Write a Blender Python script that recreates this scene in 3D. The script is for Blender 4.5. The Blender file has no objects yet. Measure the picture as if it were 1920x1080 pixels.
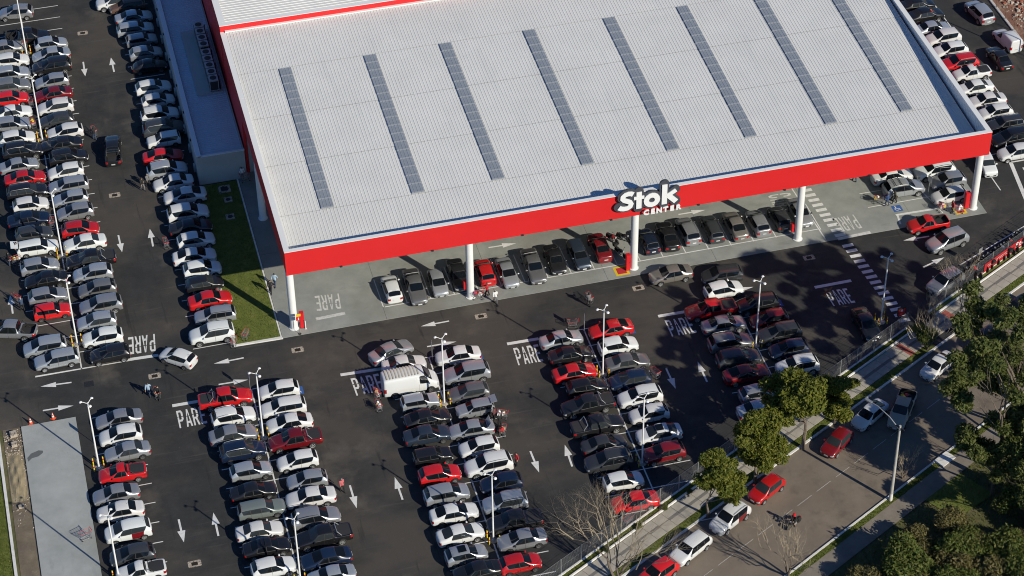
import bpy, bmesh, math, random
import numpy as np
from mathutils import Vector, Matrix
R=math.radians; PI=math.pi
random.seed(7); rng=np.random.default_rng(11)
scene=bpy.context.scene; COL=scene.collection
# ---------------------------------------------------------------- camera
cd=bpy.data.cameras.new('camera'); cam=bpy.data.objects.new('camera',cd); COL.objects.link(cam); scene.camera=cam
F,DEP,YAW,ROL=4304.9,.7000094,.2429214,-.01685058
fwd=Vector((math.sin(YAW)*math.cos(DEP),math.cos(YAW)*math.cos(DEP),-math.sin(DEP)))
rt=Vector((math.cos(YAW),-math.sin(YAW),0)); up=rt.cross(fwd)
c_,s_=math.cos(ROL),math.sin(ROL); rt,up=c_*rt+s_*up,-s_*rt+c_*up
cam.matrix_world=Matrix.Translation((-20.03,-169.51,147.3)) @ Matrix((rt,up,-fwd)).transposed().to_4x4()
cd.sensor_width=36; cd.lens=F/1920*36; cd.clip_start=1; cd.clip_end=3000
# ---------------------------------------------------------------- sky, sun, exposure
SUN_EL=R(30); SUN_DIR=Vector((.542*math.cos(SUN_EL),-.840*math.cos(SUN_EL),math.sin(SUN_EL)))
w=bpy.data.worlds.new('World'); scene.world=w; w.use_nodes=True
nt=w.node_tree; bg=nt.nodes['Background']; sky=nt.nodes.new('ShaderNodeTexSky'); sky.sky_type='NISHITA'; sky.sun_disc=False
sky.sun_elevation=SUN_EL; sky.sun_rotation=math.atan2(.542,-.840); sky.air_density=1.0; sky.dust_density=.0; sky.ozone_density=10.0
nt.links.new(sky.outputs[0],bg.inputs[0]); bg.inputs[1].default_value=.085
sl=bpy.data.lights.new('sun','SUN'); sl.energy=5.0; sl.angle=R(.53); sl.color=(1,.93,.77)
so=bpy.data.objects.new('sun',sl); COL.objects.link(so); so.rotation_euler=SUN_DIR.to_track_quat('Z','Y').to_euler(); so.location=(60,-90,120)
scene.cycles.filter_width=1.05
scene.view_settings.view_transform='Standard'; scene.view_settings.look='None'; scene.view_settings.exposure=0; scene.view_settings.gamma=1
try: scene.view_settings.use_curve_mapping=False
except Exception: pass
# ---------------------------------------------------------------- helpers
def tag(o,label=None,cat=None,group=None,kind=None):
    if label: o['label']=label
    if cat: o['category']=cat
    if group: o['group']=group
    if kind: o['kind']=kind
    return o
def empty(name,loc=(0,0,0),rz=0,label=None,cat=None,group=None,scale=1):
    o=bpy.data.objects.new(name,None); COL.objects.link(o); o.empty_display_size=.2
    o.location=loc; o.rotation_euler=(0,0,rz); o.scale=(scale,)*3
    return tag(o,label,cat,group)
def link(name,me,parent=None,loc=(0,0,0),rot=(0,0,0),mats=None,scale=None):
    o=bpy.data.objects.new(name,me); COL.objects.link(o); o.parent=parent; o.location=loc; o.rotation_euler=rot
    if scale is not None: o.scale=scale
    if mats:
        for i,m in mats.items():
            if i<len(o.material_slots): o.material_slots[i].link='OBJECT'; o.material_slots[i].material=m
    return o
class MB:
    def __init__(s): s.v=[]; s.f=[]; s.mi=[]; s.cur=0
    def add(s,vs,fs):
        n=len(s.v); s.v+=[tuple(p) for p in vs]; s.f+=[tuple(n+i for i in f) for f in fs]; s.mi+=[s.cur]*len(fs); return s
    def box(s,x0,x1,y0,y1,z0,z1):
        return s.add([(x0,y0,z0),(x1,y0,z0),(x1,y1,z0),(x0,y1,z0),(x0,y0,z1),(x1,y0,z1),(x1,y1,z1),(x0,y1,z1)],
            [(0,3,2,1),(4,5,6,7),(0,1,5,4),(1,2,6,5),(2,3,7,6),(3,0,4,7)])
    def prism(s,poly,z0,z1):
        n=len(poly); return s.add([(x,y,z0) for x,y in poly]+[(x,y,z1) for x,y in poly],
            [tuple(range(n-1,-1,-1)),tuple(range(n,2*n))]+[(i,(i+1)%n,n+(i+1)%n,n+i) for i in range(n)])
    def sheet(s,poly,z): return s.add([(x,y,z) for x,y in poly],[tuple(range(len(poly)))])
    def tube(s,pts,rs,n=6,cap=True):
        pts=[Vector(p) for p in pts]; rs=rs if isinstance(rs,(list,tuple)) else [rs]*len(pts); b=len(s.v)
        for i,p in enumerate(pts):
            d=(pts[min(i+1,len(pts)-1)]-pts[max(i-1,0)]).normalized(); a=d.orthogonal().normalized() if i==0 else (a-d*a.dot(d)).normalized(); c=d.cross(a)
            for k in range(n):
                t=2*PI*k/n; q=p+(a*math.cos(t)+c*math.sin(t))*rs[i]; s.v.append(tuple(q))
        fs=[]
        for i in range(len(pts)-1):
            for k in range(n): fs.append((b+i*n+k,b+i*n+(k+1)%n,b+(i+1)*n+(k+1)%n,b+(i+1)*n+k))
        if cap: fs.append(tuple(b+k for k in range(n-1,-1,-1))); fs.append(tuple(b+(len(pts)-1)*n+k for k in range(n)))
        s.f+=fs; s.mi+=[s.cur]*len(fs); return s
    def lathe(s,prof,n=16,axis='z',o=(0,0,0)):
        b=len(s.v)
        for r,h in prof:
            for k in range(n):
                t=2*PI*k/n; x,y=r*math.cos(t),r*math.sin(t)
                p=(x,y,h) if axis=='z' else ((x,h,y) if axis=='y' else (h,x,y)); s.v.append((p[0]+o[0],p[1]+o[1],p[2]+o[2]))
        m=len(prof); fs=[(b+i*n+k,b+i*n+(k+1)%n,b+(i+1)*n+(k+1)%n,b+(i+1)*n+k) for i in range(m-1) for k in range(n)]
        fs+=[tuple(b+k for k in range(n-1,-1,-1)),tuple(b+(m-1)*n+k for k in range(n))]
        s.f+=fs; s.mi+=[s.cur]*len(fs); return s
    def mesh(s,name,mats,smooth=False):
        me=bpy.data.meshes.new(name); me.from_pydata(s.v,[],s.f)
        for m in (mats if isinstance(mats,(list,tuple)) else [mats]): me.materials.append(m)
        if any(s.mi): me.polygons.foreach_set('material_index',s.mi)
        if smooth: me.polygons.foreach_set('use_smooth',[True]*len(s.f)); 
        bm=bmesh.new(); bm.from_mesh(me); bmesh.ops.recalc_face_normals(bm,faces=bm.faces); bm.to_mesh(me); bm.free()
        if smooth:
            try: me.set_sharp_from_angle(angle=R(40))
            except Exception: pass
        return me
    def build(s,name,mats,parent=None,smooth=False,loc=(0,0,0),rz=0): return link(name,s.mesh(name,mats,smooth),parent,loc,(0,0,rz))
def sheet_up(poly,z,name,mat,parent=None):
    o=MB().sheet(poly,z).build(name,mat,parent)
    if o.data.polygons[0].normal.z<0: o.data.flip_normals()
    return o
# ---------------------------------------------------------------- materials
def mat(name,col,rough=.6,metal=0,coat=0,spec=.5,emit=None):
    m=bpy.data.materials.new(name); m.use_nodes=True; b=m.node_tree.nodes['Principled BSDF']
    b.inputs['Base Color'].default_value=(*col,1); b.inputs['Roughness'].default_value=rough; b.inputs['Metallic'].default_value=metal
    b.inputs['Coat Weight'].default_value=coat; b.inputs['Coat Roughness'].default_value=.08; b.inputs['Specular IOR Level'].default_value=spec
    return m
def noise_mat(name,stops,scale=1.0,detail=8,rough=.85,bump=0,bscale=40,extra=None,obj=True,metal=0,dist=0,rrange=None):
    """stops: [(pos,col)] ramp on fractal noise in object metres; extra: list of (scale,lo,hi,col,fac) blotch layers"""
    m=mat(name,stops[0][1],rough,metal); t=m.node_tree; N=t.nodes; L=t.links; b=N['Principled BSDF']
    tc=N.new('ShaderNodeTexCoord'); geo=N.new('ShaderNodeNewGeometry'); src=geo.outputs['Position'] if not obj else tc.outputs['Object']
    nz=N.new('ShaderNodeTexNoise'); nz.inputs['Scale'].default_value=scale; nz.inputs['Detail'].default_value=detail; nz.inputs['Roughness'].default_value=.65; nz.inputs['Distortion'].default_value=dist; L.new(src,nz.inputs['Vector'])
    rp=N.new('ShaderNodeValToRGB'); cr=rp.color_ramp; L.new(nz.outputs[0],rp.inputs[0])
    while len(cr.elements)<len(stops): cr.elements.new(.5)
    for e,(p,c) in zip(cr.elements,stops): e.position=p; e.color=(*c,1)
    out=rp.outputs[0]
    for (sc,lo,hi,c,fac,stretch) in (extra or []):
        mp=N.new('ShaderNodeMapping'); mp.inputs['Scale'].default_value=stretch; L.new(src,mp.inputs[0]); mp.inputs['Location'].default_value=(sc*13.7,sc*7.1,3)
        n2=N.new('ShaderNodeTexNoise'); n2.inputs['Scale'].default_value=sc; n2.inputs['Detail'].default_value=6; n2.inputs['Roughness'].default_value=.6; L.new(mp.outputs[0],n2.inputs['Vector'])
        mr=N.new('ShaderNodeMapRange'); mr.inputs[1].default_value=lo; mr.inputs[2].default_value=hi; mr.inputs[4].default_value=fac; L.new(n2.outputs[0],mr.inputs[0])
        mx=N.new('ShaderNodeMix'); mx.data_type='RGBA'; L.new(mr.outputs[0],mx.inputs[0]); L.new(out,mx.inputs[6]); mx.inputs[7].default_value=(*c,1); out=mx.outputs[2]
    L.new(out,b.inputs['Base Color'])
    if bump:
        bn=N.new('ShaderNodeTexNoise'); bn.inputs['Scale'].default_value=bscale; bn.inputs['Detail'].default_value=4; L.new(src,bn.inputs['Vector'])
        bp=N.new('ShaderNodeBump'); bp.inputs['Strength'].default_value=bump; bp.inputs['Distance'].default_value=.05; L.new(bn.outputs[0],bp.inputs['Height']); L.new(bp.outputs[0],b.inputs['Normal'])
    return m
M={}
M['asphalt']=noise_mat('asphalt',[(.3,(.018,.019,.0205)),(.55,(.028,.0288,.030)),(.75,(.041,.0415,.042))],.45,10,.93,.25,14,
  extra=[(.075,.46,.62,(.068,.059,.05),.75,(1,1.6,1)),(.35,.58,.75,(.075,.066,.056),.5,(1,.25,1)),(.16,.58,.70,(.12,.105,.088),.5,(1,1,1)),(1.6,.62,.8,(.075,.07,.062),.35,(.5,2.2,1)),(6,.66,.75,(.13,.125,.115),.5,(1,1,1)),(1.3,.60,.74,(.085,.08,.075),.45,(.10,1.6,1)),(.9,.62,.72,(.012,.012,.013),.6,(1.5,.12,1))])
M['road']=noise_mat('road_surface',[(.3,(.15,.122,.098)),(.6,(.19,.155,.122)),(.8,(.22,.18,.145))],.3,8,.92,.2,12,extra=[(.5,.55,.75,(.07,.06,.052),.6,(1,1,1))])
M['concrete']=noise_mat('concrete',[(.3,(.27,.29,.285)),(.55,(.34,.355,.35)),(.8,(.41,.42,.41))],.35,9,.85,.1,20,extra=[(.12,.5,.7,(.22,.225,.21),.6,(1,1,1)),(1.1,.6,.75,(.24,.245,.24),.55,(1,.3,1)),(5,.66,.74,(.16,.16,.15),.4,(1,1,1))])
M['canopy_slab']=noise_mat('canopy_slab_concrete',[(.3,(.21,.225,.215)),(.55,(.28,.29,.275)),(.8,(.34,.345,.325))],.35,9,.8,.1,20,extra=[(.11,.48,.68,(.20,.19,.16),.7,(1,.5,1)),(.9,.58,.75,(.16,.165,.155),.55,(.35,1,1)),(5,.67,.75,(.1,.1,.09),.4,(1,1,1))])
M['paving']=noise_mat('paving_slab',[(.3,(.30,.275,.235)),(.7,(.42,.385,.33))],.8,8,.9,.15,20,extra=[(3,.62,.72,(.32,.24,.10),.6,(1,1,1)),(.4,.5,.7,(.24,.225,.2),.5,(1,1,1))])
M['paving_dark']=noise_mat('tactile_band',[(.3,(.13,.125,.115)),(.7,(.2,.19,.17))],1.2,6,.9)
M['paving_red']=noise_mat('red_tactile',[(.3,(.28,.06,.045)),(.7,(.4,.1,.07))],1.5,6,.9)
M['paint']=noise_mat('white_road_paint',[(.25,(.5,.5,.49)),(.5,(.68,.68,.67)),(.8,(.76,.76,.75))],2.5,8,.75,extra=[(5,.62,.75,(.22,.21,.2),.6,(1,1,1))])
M['paint_old']=noise_mat('worn_white_paint',[(.25,(.42,.42,.41)),(.6,(.62,.62,.6))],3,8,.8,extra=[(4,.56,.72,(.3,.3,.29),.7,(1,1,1))])
M['kerb_white']=noise_mat('whitewashed_kerb',[(.25,(.55,.54,.52)),(.7,(.76,.75,.73))],1.5,8,.8,extra=[(2,.6,.75,(.3,.28,.25),.6,(1,1,1))])
M['blue_paint']=mat('blue_paint',(.03,.10,.32),.7); M['red_paint']=mat('red_floor_paint',(.5,.03,.04),.6); M['yellow_paint']=noise_mat('yellow_paint',[(.3,(.62,.45,.02)),(.7,(.75,.56,.04))],4,4,.55)
M['dirt']=noise_mat('dirt',[(.3,(.11,.085,.06)),(.55,(.17,.135,.095)),(.75,(.24,.195,.14))],.6,10,.95,.5,8,extra=[(.35,.5,.65,(.12,.10,.085),.6,(1,1,1)),(3,.6,.75,(.33,.3,.25),.4,(1,1,1))])
M['sand']=noise_mat('sand',[(.3,(.25,.20,.12)),(.7,(.34,.28,.18))],1.5,8,.95,.6,9)
M['soil_veg']=noise_mat('verge_soil',[(.3,(.05,.058,.02)),(.5,(.09,.09,.035)),(.7,(.16,.13,.07))],.5,10,.95,.5,6)
M['path']=noise_mat('path_concrete',[(.3,(.15,.13,.11)),(.7,(.24,.21,.175))],.5,8,.92,.2,10)
M['rubble_soil']=noise_mat('red_rubble_soil',[(.3,(.16,.06,.04)),(.5,(.24,.12,.08)),(.7,(.34,.26,.19))],.8,10,.95,.8,5,dist=.5)
M['lawn']=noise_mat('lawn_turf',[(.3,(.075,.10,.015)),(.55,(.12,.145,.025)),(.75,(.2,.19,.055))],1.2,9,.95,.6,18)
M['red']=noise_mat('red_fascia_panel',[(.3,(.60,.015,.017)),(.7,(.64,.018,.02))],.2,4,.5)
M['roof']=noise_mat('white_roof_sheet',[(.3,(.625,.622,.608)),(.7,(.695,.69,.675))],.25,8,.5,extra=[(.8,.55,.75,(.58,.585,.58),.6,(1,.12,1)),(2.2,.7,.8,(.5,.47,.43),.4,(1,.3,1))])
M['annexe_roof']=noise_mat('shade_tinted_roof',[(.3,(.44,.53,.60)),(.7,(.52,.61,.67))],.4,6,.5)  # white annexe sheets tinted blue: sky-lit shade put into the base colour
M['white']=mat('white_coating',(.75,.755,.75),.5); M['white_metal']=mat('white_post_enamel',(.78,.78,.77),.4); M['column']=noise_mat('white_column_paint',[(.3,(.72,.72,.71)),(.7,(.8,.8,.79))],.8,6,.5)
M['skylight']=noise_mat('skylight_polycarbonate',[(.3,(.21,.235,.275)),(.7,(.28,.31,.355))],1.2,6,.35,extra=[(1.5,.6,.7,(.42,.44,.47),.6,(1,1,1))])
M['sky_frame']=mat('skylight_lap',(.46,.48,.51),.5)
M['grey_wall']=noise_mat('annexe_render',[(.3,(.36,.37,.36)),(.7,(.43,.44,.43))],.5,6,.8)
M['charcoal']=mat('charcoal_panel',(.055,.06,.075),.5); M['letter']=mat('letter_white',(.76,.77,.78),.35)
M['galv']=mat('galvanised_steel',(.45,.46,.46),.45,.6); M['dark_metal']=mat('dark_metal',(.03,.03,.033),.5,.3); M['black']=mat('black_plastic',(.014,.014,.015),.55)
M['rubber']=mat('tyre_rubber',(.017,.017,.018),.85); M['rim']=mat('alloy_rim',(.52,.53,.54),.35,.7); M['rim_steel']=mat('steel_rim',(.13,.13,.135),.5,.4); M['under']=mat('wheel_well',(.008,.008,.008),.9)
M['chrome']=mat('chrome',(.6,.6,.6),.2,1); M['glass']=mat('tinted_glass',(.006,.008,.011),.05,0,0,.3); M['glass2']=mat('clear_car_glass',(.025,.03,.034),.06,0,0,.35)
M['head']=mat('headlight_lens',(.55,.57,.6),.12,.2,.6); M['tail']=mat('tail_light_lens',(.38,.008,.01),.15,0,.6); M['plate']=mat('number_plate',(.62,.63,.64),.5); M['plate_old']=mat('grey_number_plate',(.45,.46,.46),.5)
M['trim']=mat('black_trim',(.02,.02,.021),.5); M['bedcover']=mat('bed_cover_vinyl',(.028,.028,.03),.7)
M['grate']=mat('iron_grate',(.045,.03,.02),.8,.3); M['pit']=noise_mat('drain_concrete',[(.3,(.30,.25,.20)),(.7,(.50,.44,.37))],2.5,6,.9,extra=[(4,.52,.62,(.06,.055,.05),.9,(1,1,1))])
M['bark']=noise_mat('bark',[(.3,(.10,.075,.055)),(.7,(.20,.16,.125))],6,6,.9,.5,20); M['twig']=mat('bare_twig',(.33,.27,.19),.9)
M['cart_wire']=mat('cart_wire_steel',(.5,.5,.51),.35,.8); M['cart_red']=mat('cart_red_plastic',(.55,.03,.03),.45)
M['hydrant']=mat('red_cabinet_enamel',(.6,.016,.022),.4); M['cone']=mat('cone_orange',(.7,.09,.03),.6)
M['pole_concrete']=noise_mat('concrete_pole',[(.3,(.36,.34,.31)),(.7,(.48,.46,.42))],2,6,.85)
PAINTC={'W':(.66,.67,.67),'S':(.44,.46,.485),'G':(.23,.235,.24),'D':(.055,.06,.066),'K':(.011,.011,.013),'R':(.52,.012,.014),'M':(.15,.006,.01),'B':(.007,.015,.04),'B2':(.03,.045,.07),'E':(.30,.275,.25),'T':(.22,.26,.25),'N':(.10,.06,.045),'X':(.36,.32,.26)}
PM={}
for k,c in PAINTC.items():
    for v in range(3):
        f=1+(v-1)*(.06 if k in 'W' else .16); hs=1+(v-1)*.02
        PM[k,v]=mat('car_paint_%s'%{'W':'white','S':'silver','G':'grey','D':'dark_grey','K':'black','R':'red','M':'dark_red','B':'navy','B2':'slate','E':'champagne','T':'grey_green','N':'brown','X':'beige'}[k],(min(c[0]*f,.82),min(c[1]*f*hs,.82),min(c[2]*f*hs,.83)),.32 if k!='X' else .6,{'S':.55,'G':.5,'D':.3,'E':.5,'T':.2,'B2':.3}.get(k,0),.8 if k!='X' else .1)
def leaf_mat(name,cols,trans=.25):
    m=mat(name,cols[0],.55,0,0,.3); t=m.node_tree; N=t.nodes; L=t.links; b=N['Principled BSDF']
    oi=N.new('ShaderNodeNewGeometry'); rp=N.new('ShaderNodeValToRGB'); cr=rp.color_ramp
    while len(cr.elements)<len(cols): cr.elements.new(.5)
    for i,(e,c) in enumerate(zip(cr.elements,cols)): e.position=i/(len(cols)-1); e.color=(*c,1)
    L.new(oi.outputs['Random Per Island'],rp.inputs[0]); L.new(rp.outputs[0],b.inputs['Base Color'])
    tr=N.new('ShaderNodeBsdfTranslucent'); L.new(rp.outputs[0],tr.inputs[0]); mx=N.new('ShaderNodeMixShader'); mx.inputs[0].default_value=trans
    L.new(b.outputs[0],mx.inputs[1]); L.new(tr.outputs[0],mx.inputs[2]); L.new(mx.outputs[0],N['Material Output'].inputs[0]); return m
M['leaf_j']=leaf_mat('jacaranda_leaf',[(.085,.115,.014),(.155,.175,.024),(.24,.23,.045)],.4)
M['leaf_d']=leaf_mat('dark_tree_leaf',[(.065,.092,.022),(.115,.142,.036),(.175,.185,.058)],.4)
M['leaf_g']=leaf_mat('bush_leaf',[(.06,.10,.018),(.11,.14,.03),(.18,.18,.05)],.35)
M['leaf_o']=leaf_mat('dry_brush_leaf',[(.14,.115,.045),(.2,.17,.07),(.13,.14,.045)],.35)
M['blade']=leaf_mat('grass_blade',[(.08,.115,.016),(.13,.16,.025),(.2,.19,.05)],.35)
ARROWS=[(-14.81, 51.62, -14.9, 48.7), (-11.67, 48.67, -11.67, 51.63), (-14.85, 19.14, -14.82, 16.26), (-11.65, 16.36, -11.58, 19.33), (-26.46, 9.54, -26.47, 12.5), (-21.95, -2.12, -24.87, -1.94), (-24.98, -5.36, -22.11, -5.43), (-5.51, -3.0, -8.42, -3.08), (-8.44, -6.14, -5.6, -6.21), (14.83, -2.99, 11.98, -3.03), (11.91, -6.11, 14.82, -6.14), (-14.67, -22.87, -14.62, -25.79), (-11.56, -25.82, -11.55, -22.83), (0.93, -22.69, 0.95, -25.69), (5.15, -25.73, 5.07, -22.73), (17.82, -22.73, 17.88, -25.62), (20.99, -25.66, 21.09, -22.75), (33.23, -15.23, 33.24, -18.19), (36.41, -18.06, 36.43, -15.08), (42.27, -6.03, 45.24, -5.99), (65.08, -3.15, 62.32, -3.1), (62.62, -7.6, 65.28, -6.71)]
SLAB_ARROWS=[(21.32, 6.98, 24.21, 6.9), (41.56, 7.01, 44.47, 6.99)]
STOPBARS=[(-13.12, -7.93, -8.22, -7.98), (3.02, -7.88, 7.12, -8.06), (19.47, -7.78, 22.61, -7.84), (34.77, -7.74, 37.49, -7.79), (51.05, -7.68, 54.92, -7.64), (-16.33, -0.31, -13.41, -0.43)]
SLAB_BARS=[(2.28, 0.71, 5.21, 0.82), (55.96, -1.16, 59.56, -0.99)]
PARES=[(-12.88, -11.16, -10.23, -11.14, -12.89, -8.75), (3.91, -11.15, 6.67, -11.13, 3.83, -8.65), (19.74, -11.05, 22.26, -11.11, 19.86, -8.54), (35.17, -10.97, 37.75, -11.03, 35.18, -8.51), (51.85, -10.86, 54.17, -10.91, 51.76, -8.56), (-13.33, 2.78, -15.97, 2.94, -13.57, 0.25)]
SLAB_PARES=[(5.19, 3.94, 2.75, 4.19, 5.0, 1.63), (58.93, 2.2, 56.51, 2.13, 59.03, -0.11)]
DRAINS=[(-14.21, 57.51), (-14.39, 25.97), (-14.16, -3.32), (-0.28, -3.24), (18.02, -3.13), (34.16, -3.11), (52.13, -3.13), (-14.09, -28.59)]
LAWN_COVERS=[(-3.1, 23.78), (-3.01, 21.87), (-3.26, 18.95)]
PEOPLE_AT={'a': (-15.26, 36.36), 'b': (-11.41, 25.99), 'c': (-10.78, 26.49), 'd': (-26.11, 17.16), 'e': (-25.17, 18.67), 'f': (-25.46, 9.68), 'h': (-14.21, -6.64), 'i': (-15.03, -5.95), 'j': (-0.71, 6.76), 'k': (-1.31, 5.82), 'l': (19.36, -0.39), 'm': (19.88, -1.55), 'n': (28.62, -4.54), 'o': (9.69, -12.19), 'p': (0.12, -23.31), 'q': (16.14, -24.22), 'r': (15.65, -17.85), 's': (15.89, -18.89), 't': (15.89, -19.93), 'u': (62.79, 2.61), 'v': (63.7, 2.82), 'w': (63.46, 4.76), 'x': (68.81, -0.26), 'y': (61.05, 7.42), 'z': (80.39, 33.75), 'z2': (-0.97, 25.01)}
CARTS_AT=[(-20.77, 56.5), (-21.3, 44.49), (-21.45, 40.5), (-21.21, 22.41), (-10.35, 15.88), (-25.39, 17.28), (-25.88, 11.19), (-14.32, -6.35), (-6.08, -1.04), (-4.82, -0.34), (5.75, -11.93), (5.54, -13.62), (26.24, -7.16), (31.88, -16.08), (-22.9, -23.18), (23.81, -33.96), (18.34, -0.57), (16.43, -17.81), (62.05, 3.24), (67.93, 0.31), (69.38, -0.46), (28.85, -3.89), (15.99, -19.93), (-15.21, 37.23), (-0.71, 24.62)]
MOTO_AT=[(66.37, -10.33), (67.08, -10.14), (68.02, -9.44), (68.7, -9.04), (69.44, -8.67), (70.38, -8.14), (71.09, -7.85), (71.64, -7.61), (72.33, -7.21), (73.01, -6.71), (73.55, -6.46), (74.07, -6.0)]
CANOPY_MOTO=[(33.77, 4.6), (34.92, 4.46), (33.92, 2.24)]
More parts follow.
